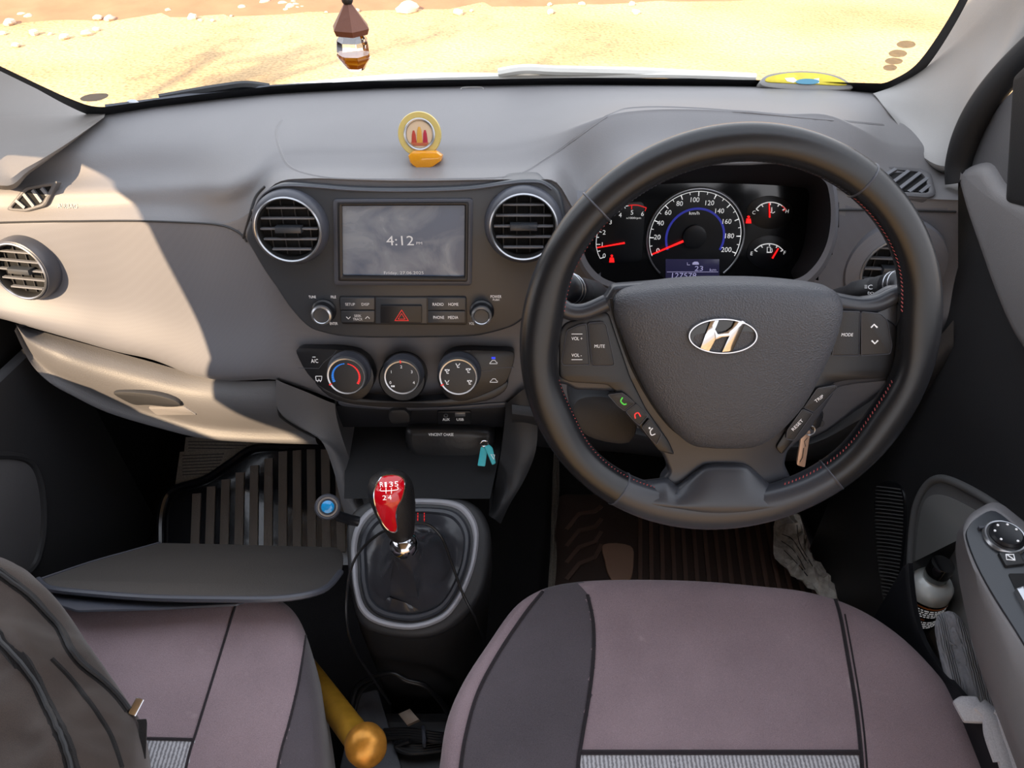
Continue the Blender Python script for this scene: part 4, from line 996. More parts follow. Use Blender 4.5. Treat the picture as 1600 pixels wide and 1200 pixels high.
# pocket outer wall
top = cat([(1424, 880), (1430, 940), (1446, 1000), (1480, 1052), (1520, 1100), (1552, 1150), (1590, 1230), (1640, 1330)], 4)
T = [PX(p.x, p.y, .507) for p in top]
b = B(); b.rings([[p + Vector((.004, 0, -.004)) for p in T], [p + Vector((.002, 0, 0)) for p in T], [p + Vector((-.004, 0, 0)) for p in T], [p + Vector((-.008, 0, -.008)) for p in T], [Vector((p.x - .012, p.y, .08)) for p in T]], close=False)
G0 = [T[0], Vector((T[0].x, T[0].y, .08)), Vector((.575, T[0].y + .02, .08)), Vector((.575, T[0].y + .02, T[0].z + .03))]
quad(b, G0); part('pocket_wall', b, M['black'], ddoor)
grp = cat([(1366, 770), (1375, 754), (1395, 752), (1410, 768), (1414, 800), (1410, 860), (1402, 930), (1392, 962), (1380, 940), (1370, 880), (1365, 820)], 5, True)
gp = part('speaker_grille', B().prism(DF, grp, -.004, .003, .002), M['black'], ddoor)
for k in range(34):
    y = 760 + k * 5.8
    xs = [p.x for p in grp if abs(p.y - y) < 12]
    if len(xs) < 2: continue
    b = B(); b.line(DF, [(min(xs) + 3, y), ((min(xs) + max(xs)) / 2, y + 2), (max(xs) - 3, y + 5)], .0016, .002, .0045); part('grille_rib', b, M['door_grey'], gp)
AR = Fr(PZ(1550, 850, .59), (-.10, -.08, 1), (0, 1, 0))
arm = cat([(1496, 842), (1502, 820), (1514, 806), (1535, 796), (1558, 790), (1600, 826), (1680, 890), (1800, 1000), (1800, 1400), (1720, 1400), (1650, 1290), (1600, 1172), (1560, 1070), (1522, 960), (1502, 885)], 4, True)
topo = [q + (q - Vector((1600, 960))).normalized() * 3 for q in cat([(1509, 842), (1511, 820), (1528, 803), (1556, 794), (1600, 828), (1680, 892), (1780, 980), (1790, 1320), (1700, 1215), (1636, 1085), (1597, 1008), (1552, 938), (1524, 888)], 4, True)]
lowo = cat([(1496, 850), (1500, 825), (1518, 806), (1556, 794), (1600, 828), (1680, 892), (1780, 980), (1790, 1420), (1730, 1400), (1650, 1290), (1600, 1172), (1560, 1070), (1515, 950)], 4, True)
T0 = [AR.P(p.x, p.y, 0) for p in inset_px(topo)] if False else [AR.P(p.x, p.y, 0) for p in topo]
Lw = [AR.P(p.x, p.y, -.045) for p in lowo]
cT = sum(T0, Vector()) / len(T0)
armb = B(); armb.rings([[p + Vector((.05, .01, -.10)) for p in Lw], [p + Vector((.006, 0, -.02)) for p in Lw], Lw, [lerp(a_, b_, .5) + AR.n * .008 for a_, b_ in zip(Lw, T0)], [p - AR.n * .002 for p in T0], [p + (cT - p).normalized() * .004 for p in T0]], cap1=True)
armo = part('armrest', armb, plastic('armrest_grey', S(122, 120, 122), .5, 700, .2), ddoor, ang=60)
swp = cat([(1511, 840), (1514, 822), (1530, 806), (1556, 798), (1600, 832), (1680, 896), (1780, 1000), (1780, 1300), (1700, 1200), (1640, 1080), (1600, 1005), (1556, 935), (1528, 885)], 4, True)
sw = part('switch_plate', B().prism(AR, swp, -.002, .0025, .0015), M['bezel'], armo)
aP = lambda x, y: Fr(AR.P(x, y, .003), AR.n, AR.v)
part('mirror_dial', B().lathe(aP(1569, 841), [(.0185, -.001), (.0185, .003), (.0150, .005), (.0150, .007), (.013, .009), (.009, .0078), (.001, .0078)], 40), M['black'], armo)
part('dial_ring', B().lathe(aP(1569, 841), [(.0195, -.001), (.0198, .002), (.0182, .0042), (.0168, .004), (.0165, .002)], 48, cap=False), M['silver'], armo)
b = B()
for a in (20, 65, 115, 160, 215, 300): b.lathe(aP(1569, 841), [(.0012, .0085), (.0011, .0093), (.0001, .0093)], 8, c=(.0108 * math.cos(math.radians(a)), .0108 * math.sin(math.radians(a))))
part('dial_marks', b, M['white'], armo)
b = B(); b.prism(AR, rnd([(1529, 821), (1573, 817), (1574, 820), (1530, 825)], 1), .002, .007, .001); part('selector_bar', b, M['rimgrey'], armo)
b = B(); b.prism(AR, rnd([(1560, 862), (1592, 860), (1604, 880), (1572, 884)], 3), .002, .0065, .0015); wl = part('window_lock_button', b, M['dark'], armo)
b = B(); b.line(AR, [(1572, 866), (1584, 866), (1586, 875), (1573, 874)], .001, .006, .0071, closed=True); b.line(AR, [(1573, 866), (1586, 875)], .001, .006, .0071); part('lock_symbol', b, M['white'], wl)
b = B(); b.prism(AR, rnd([(1575, 896), (1625, 896), (1680, 1000), (1640, 1010), (1600, 950)], 4), .0, .0032, 0); part('switch_well', b, M['matte'], armo)
b = B(); b.prism(AR, rnd([(1588, 918), (1600, 914), (1640, 980), (1626, 985)], 2), .002, .010, .002); part('window_switch', b, M['silver'], armo)

# ================================================================== GEAR CONSOLE
CS = Fr(PZ(650, 785, .386), (0, -.41, .91), (0, 1, 0))
con = thing('gear_console', 'dark gear console between the seats with a textured surround and leather boot', 'console', (-.13, .58, 0))
oc = cat([(540, 850), (542, 815), (557, 792), (590, 776), (648, 769), (710, 773), (746, 790), (763, 818), (767, 848), (762, 890), (751, 928), (727, 962), (690, 988), (645, 996), (598, 991), (562, 974), (546, 925)], 5, True)
b = B(); b.prism(CS, oc, -.05, 0, .010, nb=3)
# body flaring down to the tunnel
P = [CS.L(p.x, p.y) for p in oc]; top_ = [CS.W(p.x, p.y, -.02) for p in P]
def flare(p, k, z): c = Vector((-.13, .62)); q = Vector((p.x, p.y)); q = c + (q - c) * k; return Vector((q.x, q.y, z))
b.rings([top_, [flare(p, 1.0, min(p.z, .33) - .04) for p in top_], [flare(p, .96, .22) for p in top_], [flare(p, .88, .12) for p in top_], [flare(p, .82, .0) for p in top_]])
part('console_body', b, M['dark'], con, ang=60)
def scl(P, k, c=(648, 880)): c = Vector(c); return [c + (Vector(p) - c) * k for p in P]
R1 = cat([(549, 885), (548, 850), (556, 820), (575, 796), (605, 783), (648, 778), (705, 781), (732, 795), (747, 825), (745, 866), (734, 905), (714, 945), (688, 970), (642, 983), (590, 975), (562, 954), (551, 918)], 5, True)
part('textured_ring', B().ringp(CS, R1, scl(R1, .91), -.002, .006, bev=.003), plastic('ring_grey', S(150, 150, 156), .42, 900, .3), con, 'grey textured ring')
part('ring_floor', B().prism(CS, scl(R1, .93), -.002, .002, 0), M['black'], con)
part('boot_frame', B().ringp(CS, scl(R1, .87), scl(R1, .76), -.002, .0085, bev=.004), M['spoke'], con)
nk = D(632, 858, .925); KA = (D(608, 757, .898) - D(630, 845, .93)).normalized()
bo = scl(R1, .78); n_ = len(bo); R = []
neck = Fr(D(632, 852, .928), KA, (0, 1, 0))
for k in range(11):
    t = k / 10; row = []
    for j, p in enumerate(bo):
        base = CS.P(p.x, p.y, .004); v = base - neck.o; a = math.atan2(v.dot(neck.v), v.dot(neck.u))
        e = neck.W(.016 * math.cos(a), .016 * math.sin(a), -.004)
        q = lerp(base, e, t)
        sag = math.sin(math.pi * t) * (.022 if t < .5 else .02)
        q = q - Vector((0, 0, 1)) * sag * .8
        fold = noise.noise(Vector((a * 1.6, t * 3, 1.3))) * .028 * math.sin(math.pi * min(1, t * 1.1)) + .012 * math.sin(math.pi * t) * max(0, math.cos((a - 4.2) * 2)) ** 3
        q = q + (q - neck.o).normalized() * fold + CS.n * abs(fold) * .5
        row.append(q)
    R.append(row)
lb = plastic('boot_leather', S(50, 50, 54), .22, 60, .5, var=.1)
bt = part('gear_boot', B().rings(R), lb, con, 'black leather gear boot', ang=80)
bt_bvh = B().rings(R).bvh()
b = B()
for dx in (-5, 5):
    for k in range(4):
        y = 801 + k * 5; p = hit(bt_bvh, 658 + dx, y, .001); q = hit(bt_bvh, 658 + dx, y + 3, .001)
        if p and q: b.tube([p, q], .0007, n=5)
if b.v: part('boot_stitching', b, M['red_print'], bt)
# gear knob
gear = thing('gear_shifter', 'black gear knob with a glossy red shift pattern plate', 'gear lever', neck.o - KA * .01)
KF = Fr(D(630, 845, .93), KA, (0, 1, 0))
L_ = (D(608, 757, .898) - D(630, 845, .93)).length
kb = B(); R = []
for k in range(25):
    t = k / 24; rr = interp([(0, .012), (.08, .0165), (.25, .0215), (.5, .0262), (.7, .0282), (.82, .027), (.92, .0215), (.97, .014), (1, .002)], t)
    lean = 0
    R.append([KF.W(rr * math.cos(q * math.pi / 20), rr * math.sin(q * math.pi / 20) * .93, .004 + t * (L_ + .014)) for q in range(40)])
kb.rings(R, cap0=True, cap1=True); kbv = kb.bvh()
kn = part('knob_body', kb, plastic('knob_leather', S(28, 27, 28), .45, 900, .35, voro=True), gear, ang=80)
rp2 = cat([(592, 752), (600, 744), (618, 743), (629, 748), (632, 760), (628, 778), (621, 792), (619, 806), (621, 824), (616, 831), (606, 826), (596, 812), (588, 792), (585, 770)], 5, True)
part('red_plate', decal(B(), kbv, rp2, .0009, n=6), plastic('red_gloss', S(205, 8, 28), .08, 100, 0, coat=.6, var=.02), kn, 'glossy red plate')
b = B(); P = [hit(kbv, p.x, p.y, .0008) for p in rp2]; b.tube([p for p in P if p], .0010, closed=True, n=6); part('plate_edge', b, M['chrome'], kn)
b = B(); textpx(b, kbv, 'R', 597, 757.5, 7, 5, .0014, 4); textpx(b, kbv, '1', 603, 757.5, 7, 3, .0014, 4); textpx(b, kbv, '3', 611, 757, 7, 5.5, .0014, 4); textpx(b, kbv, '5', 619, 756.5, 7, 5.5, .0014, 4); textpx(b, kbv, '2', 601, 777, 7, 5.5, .0014, 4); textpx(b, kbv, '4', 609, 776.5, 7, 5.5, .0014, 4)
for l in ([(596, 763), (596, 767), (620, 765.5), (620, 761)], [(603.5, 762), (603.5, 771)], [(611.5, 762), (611.5, 771)]): drape(b, kbv, l, .00045, .0013, n=4, seg=3)
part('shift_pattern', b, M['gaugewhite'], kn, 'white shift pattern numbers')
part('chrome_collar', B().lathe(Fr(KF.o, KA, (0, 1, 0)), [(.013, .006), (.0165, .003), (.0185, -.004), (.0185, -.010), (.016, -.016), (.012, -.018)], 36, cap=False), M['chrome'], gear)
# round blue capped knob beside the console
gk = thing('clip_on_gauge', 'round grey knob with a blue glass centre clipped to the left of the gear console', 'knob', D(540, 806, .99))
kfr = Fr(D(512, 792, .94), -ray(512, 792), (0, 1, .6))
part('knob_base', B().lathe(kfr, [(.006, -.02), (.012, -.016), (.0165, -.010), (.0165, -.002), (.0145, .001), (.012, .0)], 40), M['rimgrey'], gk)
part('blue_centre', B().lathe(kfr, [(.0085, -.001), (.008, .002), (.005, .0035), (.0005, .004)], 36), plastic('blue_glass', S(20, 130, 190), .1, 60, .2, coat=.5, var=.4, vs=120), gk)
part('centre_ring', B().lathe(kfr, [(.0128, .0), (.0124, .002), (.0105, .002), (.0098, .0)], 40, cap=False), M['silver'], gk)
part('bracket', B().tube([D(515, 797, .95), D(528, 806, .965), D(546, 812, .985), D(560, 815, .99)], .007, n=10), M['black'], gk)
# sunglasses case and key ring tags in the pocket
b = B(); cf = Fr(PY(690, 700, .775), (0, -.95, .32)); b.prism(cf, cat([(635, 672), (660, 668), (700, 669), (745, 671), (768, 676), (772, 692), (766, 708), (740, 722), (700, 727), (655, 722), (638, 708), (632, 690)], 4, True), -.04, .0, .012, nb=4)
case = thing('sunglasses_case', 'black sunglasses case lettered in white lying in the storage pocket', 'case', (-.1, .77, .40)); cs_ = part('case_shell', b, plastic('case_black', S(30, 30, 32), .38, 120, .3), case, ang=70)
b = B(); b.text(cf, 'VINCENT CHASE', 689, 679, 4.4, 39, .0008); part('lettering', b, M['white'], cs_)
teal = plastic('teal_tag', S(60, 175, 185), .45, 300, .1)
tg = thing('key_tags', 'pair of teal key tags hanging at the right edge of the storage pocket', 'key tag', PY(757, 725, .745))
tf = Fr(PY(757, 710, .745), (0, -.8, .6)); tf2 = Fr(PY(767, 708, .742), (.1, -.8, .55))
part('tag', B().prism(tf, rnd([(751, 699), (757, 695), (762, 700), (758, 729), (746, 728)], 2), -.003, 0, .001), teal, tg)
t2 = part('tag', B().prism(tf2, rnd([(757, 698), (765, 695), (770, 700), (775, 724), (769, 727)], 2), -.003, 0, .001), teal, tg)
b = B(); b.line(tf2, [(767, 710), (773, 711), (772, 718)], .0009, -.0005, .0006, closed=True); part('tag_mark', b, M['white'], t2)
part('split_ring', B().tube([tf.W(*(tf.L(757, 693) + Vector((.0055 * math.cos(q / 14 * 6.283), .004 * math.sin(q / 14 * 6.283)))), .001) for q in range(14)], .0011, closed=True), M['chrome'], tg)

# ================================================================== SEATS
def seat(label, SF, outline, c, prof, splits, hp):
    t = thing('seat_cushion', label, 'car seat', SF.P(c[0], c[1], -.30), 'front seats')
    b = B(); b.dome(SF, outline, prof, c=c, hp=hp, sub=9); bv = b.bvh()
    bins = {}
    for f in b.f:
        cc = sum((b.v[i] for i in f), Vector()) / len(f); x, y = topix(cc); k = splits(x, y)
        bins.setdefault(k, B()).add([b.v[i] for i in f], [tuple(range(len(f)))])
    return t, bv, bins
SF = Fr(PZ(1100, 960, .375), (0, -.10, 1), (0, 1, 0))
dso = cat([(672, 1300), (686, 1200), (697, 1130), (722, 1070), (762, 1008), (800, 955), (835, 930), (872, 918), (930, 912), (1010, 911), (1100, 914), (1180, 921), (1250, 929), (1310, 945), (1365, 972), (1420, 1014), (1475, 1075), (1515, 1140), (1540, 1205), (1570, 1300), (1600, 1420), (1100, 1480), (660, 1420)], 5, True)
prof = [(.93, -.20), (.965, -.14), (.99, -.08), (1.0, -.035), (.995, -.014), (.975, -.002), (.94, .005), (.86, .009), (.7, .008), (.5, .004), (.3, .001), (.1, .0), (.02, .0)]
l1 = [(905, 905), (918, 930), (927, 975), (927, 1030), (920, 1090), (910, 1150), (903, 1200), (900, 1300)]
r1 = [(1300, 925), (1312, 960), (1325, 1030), (1338, 1110), (1346, 1190), (1352, 1300)]
lo1 = [(848, 925), (820, 960), (780, 1020), (748, 1080), (730, 1140), (720, 1200), (712, 1300)]
def xat(line, y):
    L2 = sorted(line, key=lambda q: q[1]); return interp([(q[1], q[0]) for q in L2], y)
def sp1(x, y):
    if x < xat(lo1, y): return 'outer'
    if x < xat(l1, y): return 'bolster'
    if x > xat(r1, y): return 'right'
    return 'insert' if y > 1176 else 'centre'
ds, dbv, bins = seat('mauve grey cloth driver seat cushion under the steering wheel', SF, dso, (1110, 1190), prof, sp1, -.02)
wov, ntw, pw = newmat('woven_insert'); setup(pw, S(140, 138, 142), .8)
tcw = N(ntw, 'ShaderNodeTexCoord'); wv = N(ntw, 'ShaderNodeTexWave', Scale=70.0, Distortion=2.0); wv.inputs['Detail Scale'].default_value = 6; ntw.links.new(tcw.outputs['Object'], wv.inputs['Vector'])
crw = N(ntw, 'ShaderNodeValToRGB'); crw.color_ramp.elements[0].color = S(110, 108, 112); crw.color_ramp.elements[1].color = S(185, 184, 188); ntw.links.new(wv.outputs['Fac'], crw.inputs['Fac']); ntw.links.new(crw.outputs['Color'], pw.inputs['Base Color'])
nm = {'outer': ('side_bolster', 'seat', None), 'bolster': ('front_bolster', 'seat_dark', 'darker left bolster'), 'right': ('side_bolster', 'seat', None), 'centre': ('seat_panel', 'seat', None), 'insert': ('woven_insert', None, 'pale woven strip at the back of the cushion')}
for k, bb in bins.items():
    n_, m_, lab = nm[k]; part(n_, bb, M[m_] if m_ else wov, ds, lab, ang=80)
for ln in (l1, r1, lo1):
    b = B(); drape(b, dbv, [p for p in ln if p[1] > 912], .0024, .0002); part('seat_seam', b, M['seam'], ds)
b = B(); drape(b, dbv, [(r[0] + 8, r[1]) for r in r1 if r[1] > 925], .0011, .0002); part('seat_seam', b, M['seam'], ds)
b = B(); drape(b, dbv, [(906, 1176), (1000, 1176), (1150, 1176), (1344, 1176)], .0028, .0004); part('seat_seam', b, M['seam'], ds)
part('seat_base', B().prism(SF, scl(dso, .86, (1110, 1190)), -.30, -.12, .01), M['matte'], ds)
SP2 = Fr(PZ(300, 960, .362), (0, -.10, 1), (0, 1, 0))
pso = cat([(-160, 1010), (-100, 965), (60, 948), (200, 942), (330, 935), (400, 934), (438, 940), (466, 965), (484, 1015), (497, 1080), (506, 1150), (511, 1250), (512, 1400), (150, 1500), (-300, 1450), (-260, 1200)], 6, True)
pl1 = [(372, 935), (362, 965), (345, 1020), (325, 1085), (308, 1140), (292, 1195), (276, 1300)]
pl2 = [(478, 985), (474, 1020), (466, 1070), (452, 1130), (436, 1190), (420, 1300)]
def sp2(x, y):
    if x > xat(pl2, y) and y > 985: return 'side'
    if x > xat(pl1, y): return 'bolster'
    return 'insert' if y > 1154 and x > 100 else 'centre'
ps, pbv, bins = seat('mauve grey cloth passenger seat cushion with a backpack on it', SP2, pso, (200, 1180), prof, sp2, -.02)
nm = {'side': ('seat_side', 'seat_dark', None), 'bolster': ('side_bolster', 'seat', None), 'centre': ('seat_panel', 'seat', None), 'insert': ('woven_insert', None, 'pale woven strip')}
for k, bb in bins.items():
    n_, m_, lab = nm[k]; part(n_, bb, M[m_] if m_ else wov, ps, lab, ang=80)
for ln in (pl1, pl2): b = B(); drape(b, pbv, ln, .0016, .0004); part('seat_seam', b, M['seam'], ps)
b = B(); drape(b, pbv, [(130, 1153), (220, 1154), (303, 1156)], .0018, .0004); part('seat_seam', b, M['seam'], ps)
part('seat_base', B().prism(SP2, scl(pso, .86, (200, 1180)), -.30, -.12, .01), M['matte'], ps)

# ================================================================== BLACK FOLDER ON THE PASSENGER SEAT
p1, p2 = PZ(300, 930, .412), PZ(300, 850, .30)
FD = Fr(p1, X.cross(p2 - p1), p2 - p1)
fo_ = rnd([(250, 848), (350, 850), (528, 855), (537, 866), (534, 892), (504, 922), (440, 935), (235, 934), (80, 920), (60, 907), (140, 879)], 8)
fold = thing('folder', 'flat black folder with grey edging leaning from the passenger seat into the footwell', 'folder', p2 - Vector((0, 0, .02)))
fm = plastic('folder_black', S(66, 63, 61), .55, 500, .3)
part('cover', B().prism(FD, fo_, -.004, 0, .001), fm, fold)
b = B(); b.tube([FD.P(p.x, p.y, -.001) for p in cat([(60, 906), (80, 920), (150, 928), (235, 934), (340, 936), (440, 935), (504, 922), (532, 894)], 5)], .0042, n=8); part('edge_binding', b, M['rimgrey'], fold, 'grey edge binding')
b = B(); b.tube([FD.P(p.x, p.y, -.001) for p in cat([(60, 906), (140, 879), (200, 862), (250, 848)], 5)], .0018, n=8); part('edge_binding', b, M['rimgrey'], fold)
FD2 = FD.off(-.012)
part('lower_flap', B().prism(FD2, rnd([(85, 918), (235, 930), (388, 936), (372, 943), (240, 950), (120, 953), (80, 940)], 5), -.003, 0, .001), M['rimgrey'], fold)

# ================================================================== FOOTWELL MATS, PAPERS
q1, q2 = PY(450, 855, .893), PY(450, 697, 1.06)
MF = Fr(q1, X.cross(q2 - q1), q2 - q1)
mat_ = thing('floor_mat', 'glossy ribbed floor mat in the passenger footwell', 'floor mat', MF.P(400, 855))
rub = plastic('mat_rubber', S(26, 27, 32), .18, 60, .25, coat=.3); crp = plastic('mat_strip', S(132, 122, 114), .7, 300, .8)
mo = cat([(395, 700), (450, 697), (530, 697), (560, 760), (575, 860), (575, 900), (262, 900), (250, 850), (252, 800), (268, 766), (320, 748), (360, 722)], 4, True)
part('mat_base', B().prism(MF, mo, -.004, 0, .001), rub, mat_)
for k in range(11):
    a = MF.L(530 - k * 22, 704).x; y0, y1_ = MF.L(450, 870).y, MF.L(450, 705 + max(0, k - 4) * 9).y
    b = B(); b.box(MF, a - .008, a + .009, y0, y1_, -.001, .0035, .001); part('mat_rib', b, crp, mat_)
b = B(); b.tube([MF.P(p.x, p.y, .004) for p in cat([(250, 850), (252, 800), (268, 766), (320, 748), (360, 722), (395, 700), (450, 697), (530, 697)], 5)], .007, n=8); part('mat_lip', b, rub, mat_)
NF = MF.off(-.006)
paper = fabric('newsprint', S(150, 142, 132), S(120, 112, 104), 300, rough=.9, sheen=0)
def news(label, pts, fr, lines):
    t = thing('newspaper', label, 'newspaper', fr.P(*pts[-1]))
    s = part('sheet', B().prism(fr, pts, -.001, 0), paper, t)
    b = B()
    for a, c in lines: b.line(fr, [a, c], .0016, -.0002, .0006)
    part('print', b, M['dark'], s)
news('newspaper sheet tucked under the passenger mat, upper one', [(290, 683), (420, 684), (400, 720), (286, 722)], NF, [((294, 690 + 5 * k), (385, 691 + 5 * k)) for k in range(4)])
news('newspaper sheet tucked under the passenger mat, lower one', [(281, 706), (380, 700), (360, 735), (272, 770)], NF.off(.003), [((285, 712 + 5 * k), (350 - k * 2, 709 + 5 * k)) for k in range(7)])
# driver mat
q1, q2 = PZ(1000, 930, .02), PY(1000, 740, 1.10)
DM = Fr(q1, X.cross(q2 - q1), q2 - q1)
dm = thing('floor_mat', 'dark brown ribbed floor mat in the driver footwell', 'floor mat', DM.P(1000, 930))
brn = plastic('mat_brown', S(84, 70, 64), .5, 200, .4)
part('mat_base', B().prism(DM, rnd([(868, 780), (880, 772), (1215, 772), (1250, 800), (1300, 960), (862, 960)], 8), -.004, 0, .001), brn, dm)
for k in range(16):
    a = DM.L(1000 + k * 17, 850).x; b = B(); b.box(DM, a - .004, a + .004, DM.L(1000, 950).y, DM.L(1000, 785).y, -.001, .004, .001); part('mat_rib', b, plastic('mat_rib', S(118, 94, 84), .5, 200, .3) if k == 0 else bpy.data.materials['mat_rib'], dm)
for k in range(4):
    b = B(); b.line(DM, [(885, 905 - k * 26), (905, 880 - k * 26), (930, 870 - k * 24), (940, 850 - k * 20)], .008, -.001, .004); part('mat_chevron', b, bpy.data.materials['mat_rib'], dm)
b = B(); b.prism(DM, cat([(943, 850), (985, 852), (990, 875), (985, 905), (965, 912), (952, 900), (945, 875)], 4, True), 0, .006, .002); part('heel_pad', b, plastic('heel_pad', S(180, 142, 120), .8, 400, .5), dm, 'worn tan heel pad')
def crumple(name, label, fr, pts, mat, amp, cat_name, parent_base, seed=0, prints=None, n=7):
    t = thing(name, label, cat_name, parent_base)
    P = [fr.L(p[0], p[1]) for p in pts]; c = sum(P, Vector((0, 0))) / len(P); R = []
    for k in range(n + 1):
        s = 1 - k / n * .97; row = []
        for p in P:
            q = c + (p - c) * s; h = abs(noise.noise(Vector((q.x * 45, q.y * 45, seed)))) * amp + noise.noise(Vector((q.x * 110, q.y * 110, seed))) * amp * .35
            row.append(fr.W(q.x, q.y, h + .002))
        R.append(row)
    b = B().rings(R, cap1=True); s_ = part('sheet', b, mat, t, ang=20)
    if prints:
        bv = b.bvh(); pb = B()
        for l in prints: drape(pb, bv, l, .0009, .0005, n=4)
        if pb.v: part('print', pb, M['dark'], s_)
    return t
wp = fabric('paper_white', S(245, 240, 232), S(190, 180, 168), 90, rough=.85, sheen=0)
crumple('newspaper', 'crumpled white newspaper page beside the driver seat under the wheel', DM.off(.03), cat([(1210, 815), (1232, 808), (1250, 806), (1256, 850), (1280, 885), (1310, 920), (1332, 950), (1316, 948), (1290, 938), (1250, 918), (1222, 890), (1208, 868)], 4, True), wp, .035, 'newspaper', DM.P(1290, 930), 3,
        [[(1222, 835), (1240, 845), (1262, 880)], [(1220, 845), (1240, 860), (1258, 890)], [(1245, 820), (1250, 850), (1270, 885)], [(1225, 860), (1245, 880), (1262, 900)]])
crumple('newspaper', 'narrow strip of newspaper along the left edge of the driver mat', DM.off(.005), cat([(866, 700), (872, 700), (874, 770), (868, 830), (870, 880), (864, 930), (856, 930), (860, 860), (862, 780)], 4, True), paper, .008, 'newspaper', DM.P(862, 930), 5)

# ================================================================== TUNNEL, ROD, CABLES
b = B(); b.prism(Fr((-.135, .30, .13), (0, 0, 1), (0, 1, 0)), rnd([(-.085, -.6), (.10, -.6), (.10, .22), (-.085, .22)], .02), -.13, 0, .02, px=False)
tun = thing('centre_tunnel', 'dark tunnel cover between the front seats', 'tunnel cover', (-.135, .3, 0)); part('tunnel_cover', b, M['dark'], tun)
TF = Fr((-.135, .3, .131), (0, 0, 1), (0, 1, 0))
part('side_panel', B().prism(TF, rnd([(556, 1085), (590, 1075), (628, 1200), (560, 1260), (530, 1200)], 6), 0, .01, .003), plastic('tunnel_grey', S(72, 74, 80), .5, 400, .2), tun)
gold = plastic('gold_paint', S(196, 146, 48), .32, 90, .25, metal=.6, var=.35, vs=60)
rod = thing('gold_rod', 'gold painted metal bar with a worn rounded knob between the seats', 'metal bar', PZ(500, 1075, .13))
a, c = PZ(474, 1040, .20), PZ(562, 1158, .325)
part('bar', B().tube([a, lerp(a, c, .5), c], .0165, n=24), gold, rod)
ax = (c - a).normalized(); kf2 = Fr(PZ(572, 1165, .335), (ax + Vector((.1, -.4, .5))).normalized(), (0, 1, 0))
part('knob_end', B().lathe(kf2, [(.004, -.026), (.0165, -.020), (.0225, -.010), (.0235, .0), (.0215, .010), (.014, .017), (.004, .019), (.0005, .019)], 40), plastic('gold_worn', S(190, 130, 50), .35, 60, .5, metal=.5, var=.5, vs=90), rod)
cab = thing('charging_cable', 'thin black charging cable looped around the gear knob and down between the seats', 'cable', (-.18, .5, .14))
def zpts(L): return [tuple(q) for q in cat([PZ(*p) for p in L], 6)]
b = B(); b.tube(zpts([(640, 822, .435), (612, 828, .44), (594, 833, .43), (565, 858, .40), (548, 890, .385), (541, 940, .36), (545, 990, .32), (562, 1030, .27), (590, 1070, .22), (610, 1100, .17)]), .0019, n=8); part('cable_loop', b, M['cable'], cab)
b = B(); b.tube(zpts([(640, 818, .43), (668, 819, .42), (690, 840, .40), (706, 880, .38), (722, 925, .36), (742, 965, .33), (756, 1000, .28), (770, 1030, .2)]), .0019, n=8); part('cable_loop', b, M['cable'], cab)
b = B(); b.prism(Fr(PZ(638, 1118, .175), (-.1, -.2, 1), (0, 1, 0)), [(622, 1115), (640, 1107), (655, 1124), (636, 1133)], -.008, .0, .001); part('usb_plug', b, plastic('plug', S(120, 105, 92), .5, 300, .1, metal=.3), cab, 'flat metal USB plug')
ck = thing('black_cord', 'thick black cord arched over the tunnel and tied in a bundle', 'cable', (-.15, .4, .14))
b = B(); b.tube(zpts([(546, 1125, .14), (549, 1100, .17), (560, 1070, .20), (590, 1056, .225), (615, 1053, .235), (635, 1063, .23), (665, 1072, .22), (690, 1098, .18), (700, 1115, .15)]), .0040, n=10); part('cord', b, M['cable'], ck)
b = B(); b.tube(zpts([(552, 1128, .14), (556, 1100, .165), (566, 1076, .19), (585, 1062, .21)]), .0038, n=10); part('cord', b, M['cable'], ck)
for k in range(4):
    b = B(); o = k * 4; b.tube(zpts([(600, 1141 + o, .15), (640, 1140 + o, .16), (680, 1146 + o, .165), (720, 1150 + o, .15), (690, 1160 + o, .15), (640, 1165 + o, .15), (618, 1155 + o, .15), (640, 1146 + o, .16)]), .0030, n=8); part('cord', b, M['cable'], ck)
part('cord_tie', B().tube(zpts([(661, 1136, .155), (662, 1145, .172), (663, 1160, .17), (663, 1166, .15)]), .0028, n=8), M['rimgrey'], ck)

# ================================================================== BACKPACK
bagp = cat([(-60, 868), (0, 880), (38, 892), (75, 925), (108, 962), (140, 1010), (170, 1052), (198, 1092), (214, 1120), (220, 1160), (222, 1230), (200, 1350), (0, 1500), (-300, 1450), (-320, 1000), (-200, 880)], 8, True)
BF = Fr(PZ(100, 1050, .47), (.10, -.05, 1), (0, 1, 0))
bag = thing('backpack', 'brown black backpack with two zips lying on the passenger seat', 'backpack', PZ(60, 1120, .37))
P = [BF.L(p.x, p.y) for p in bagp]; c = BF.L(-40, 1180)
pf = cat([(.90, -.11), (.96, -.07), (1.0, -.02), (.99, .01), (.95, .028), (.88, .045), (.78, .062), (.64, .080), (.45, .095), (.25, .102), (.08, .104), (.02, .104)], 5)
R = []
for s, h in [tuple(q) for q in pf]:
    row = []
    for p in P:
        q = c + (p - c) * s
        dn = noise.noise(Vector((q.x * 9, q.y * 14, .4))) * .030 + noise.noise(Vector((q.x * 28 + q.y * 12, q.y * 22, 2.1))) * .016 + noise.noise(Vector((q.x * 60, q.y * 60, 4))) * .002
        k = min(1, max(0, (h + .05) * 14)); row.append(BF.W(q.x, q.y, h + dn * k))
    R.append(row)
b = B().rings(R, cap0=True, cap1=True); bagv = b.bvh()
bb = part('bag_body', b, M['bag'], bag, ang=80)
z1 = [(-10, 893), (20, 915), (45, 935), (68, 960), (90, 985), (105, 1015), (125, 1040), (155, 1065), (180, 1090), (197, 1112)]
z2 = [(-10, 990), (20, 1020), (45, 1055), (65, 1095), (85, 1135), (100, 1170), (112, 1215)]
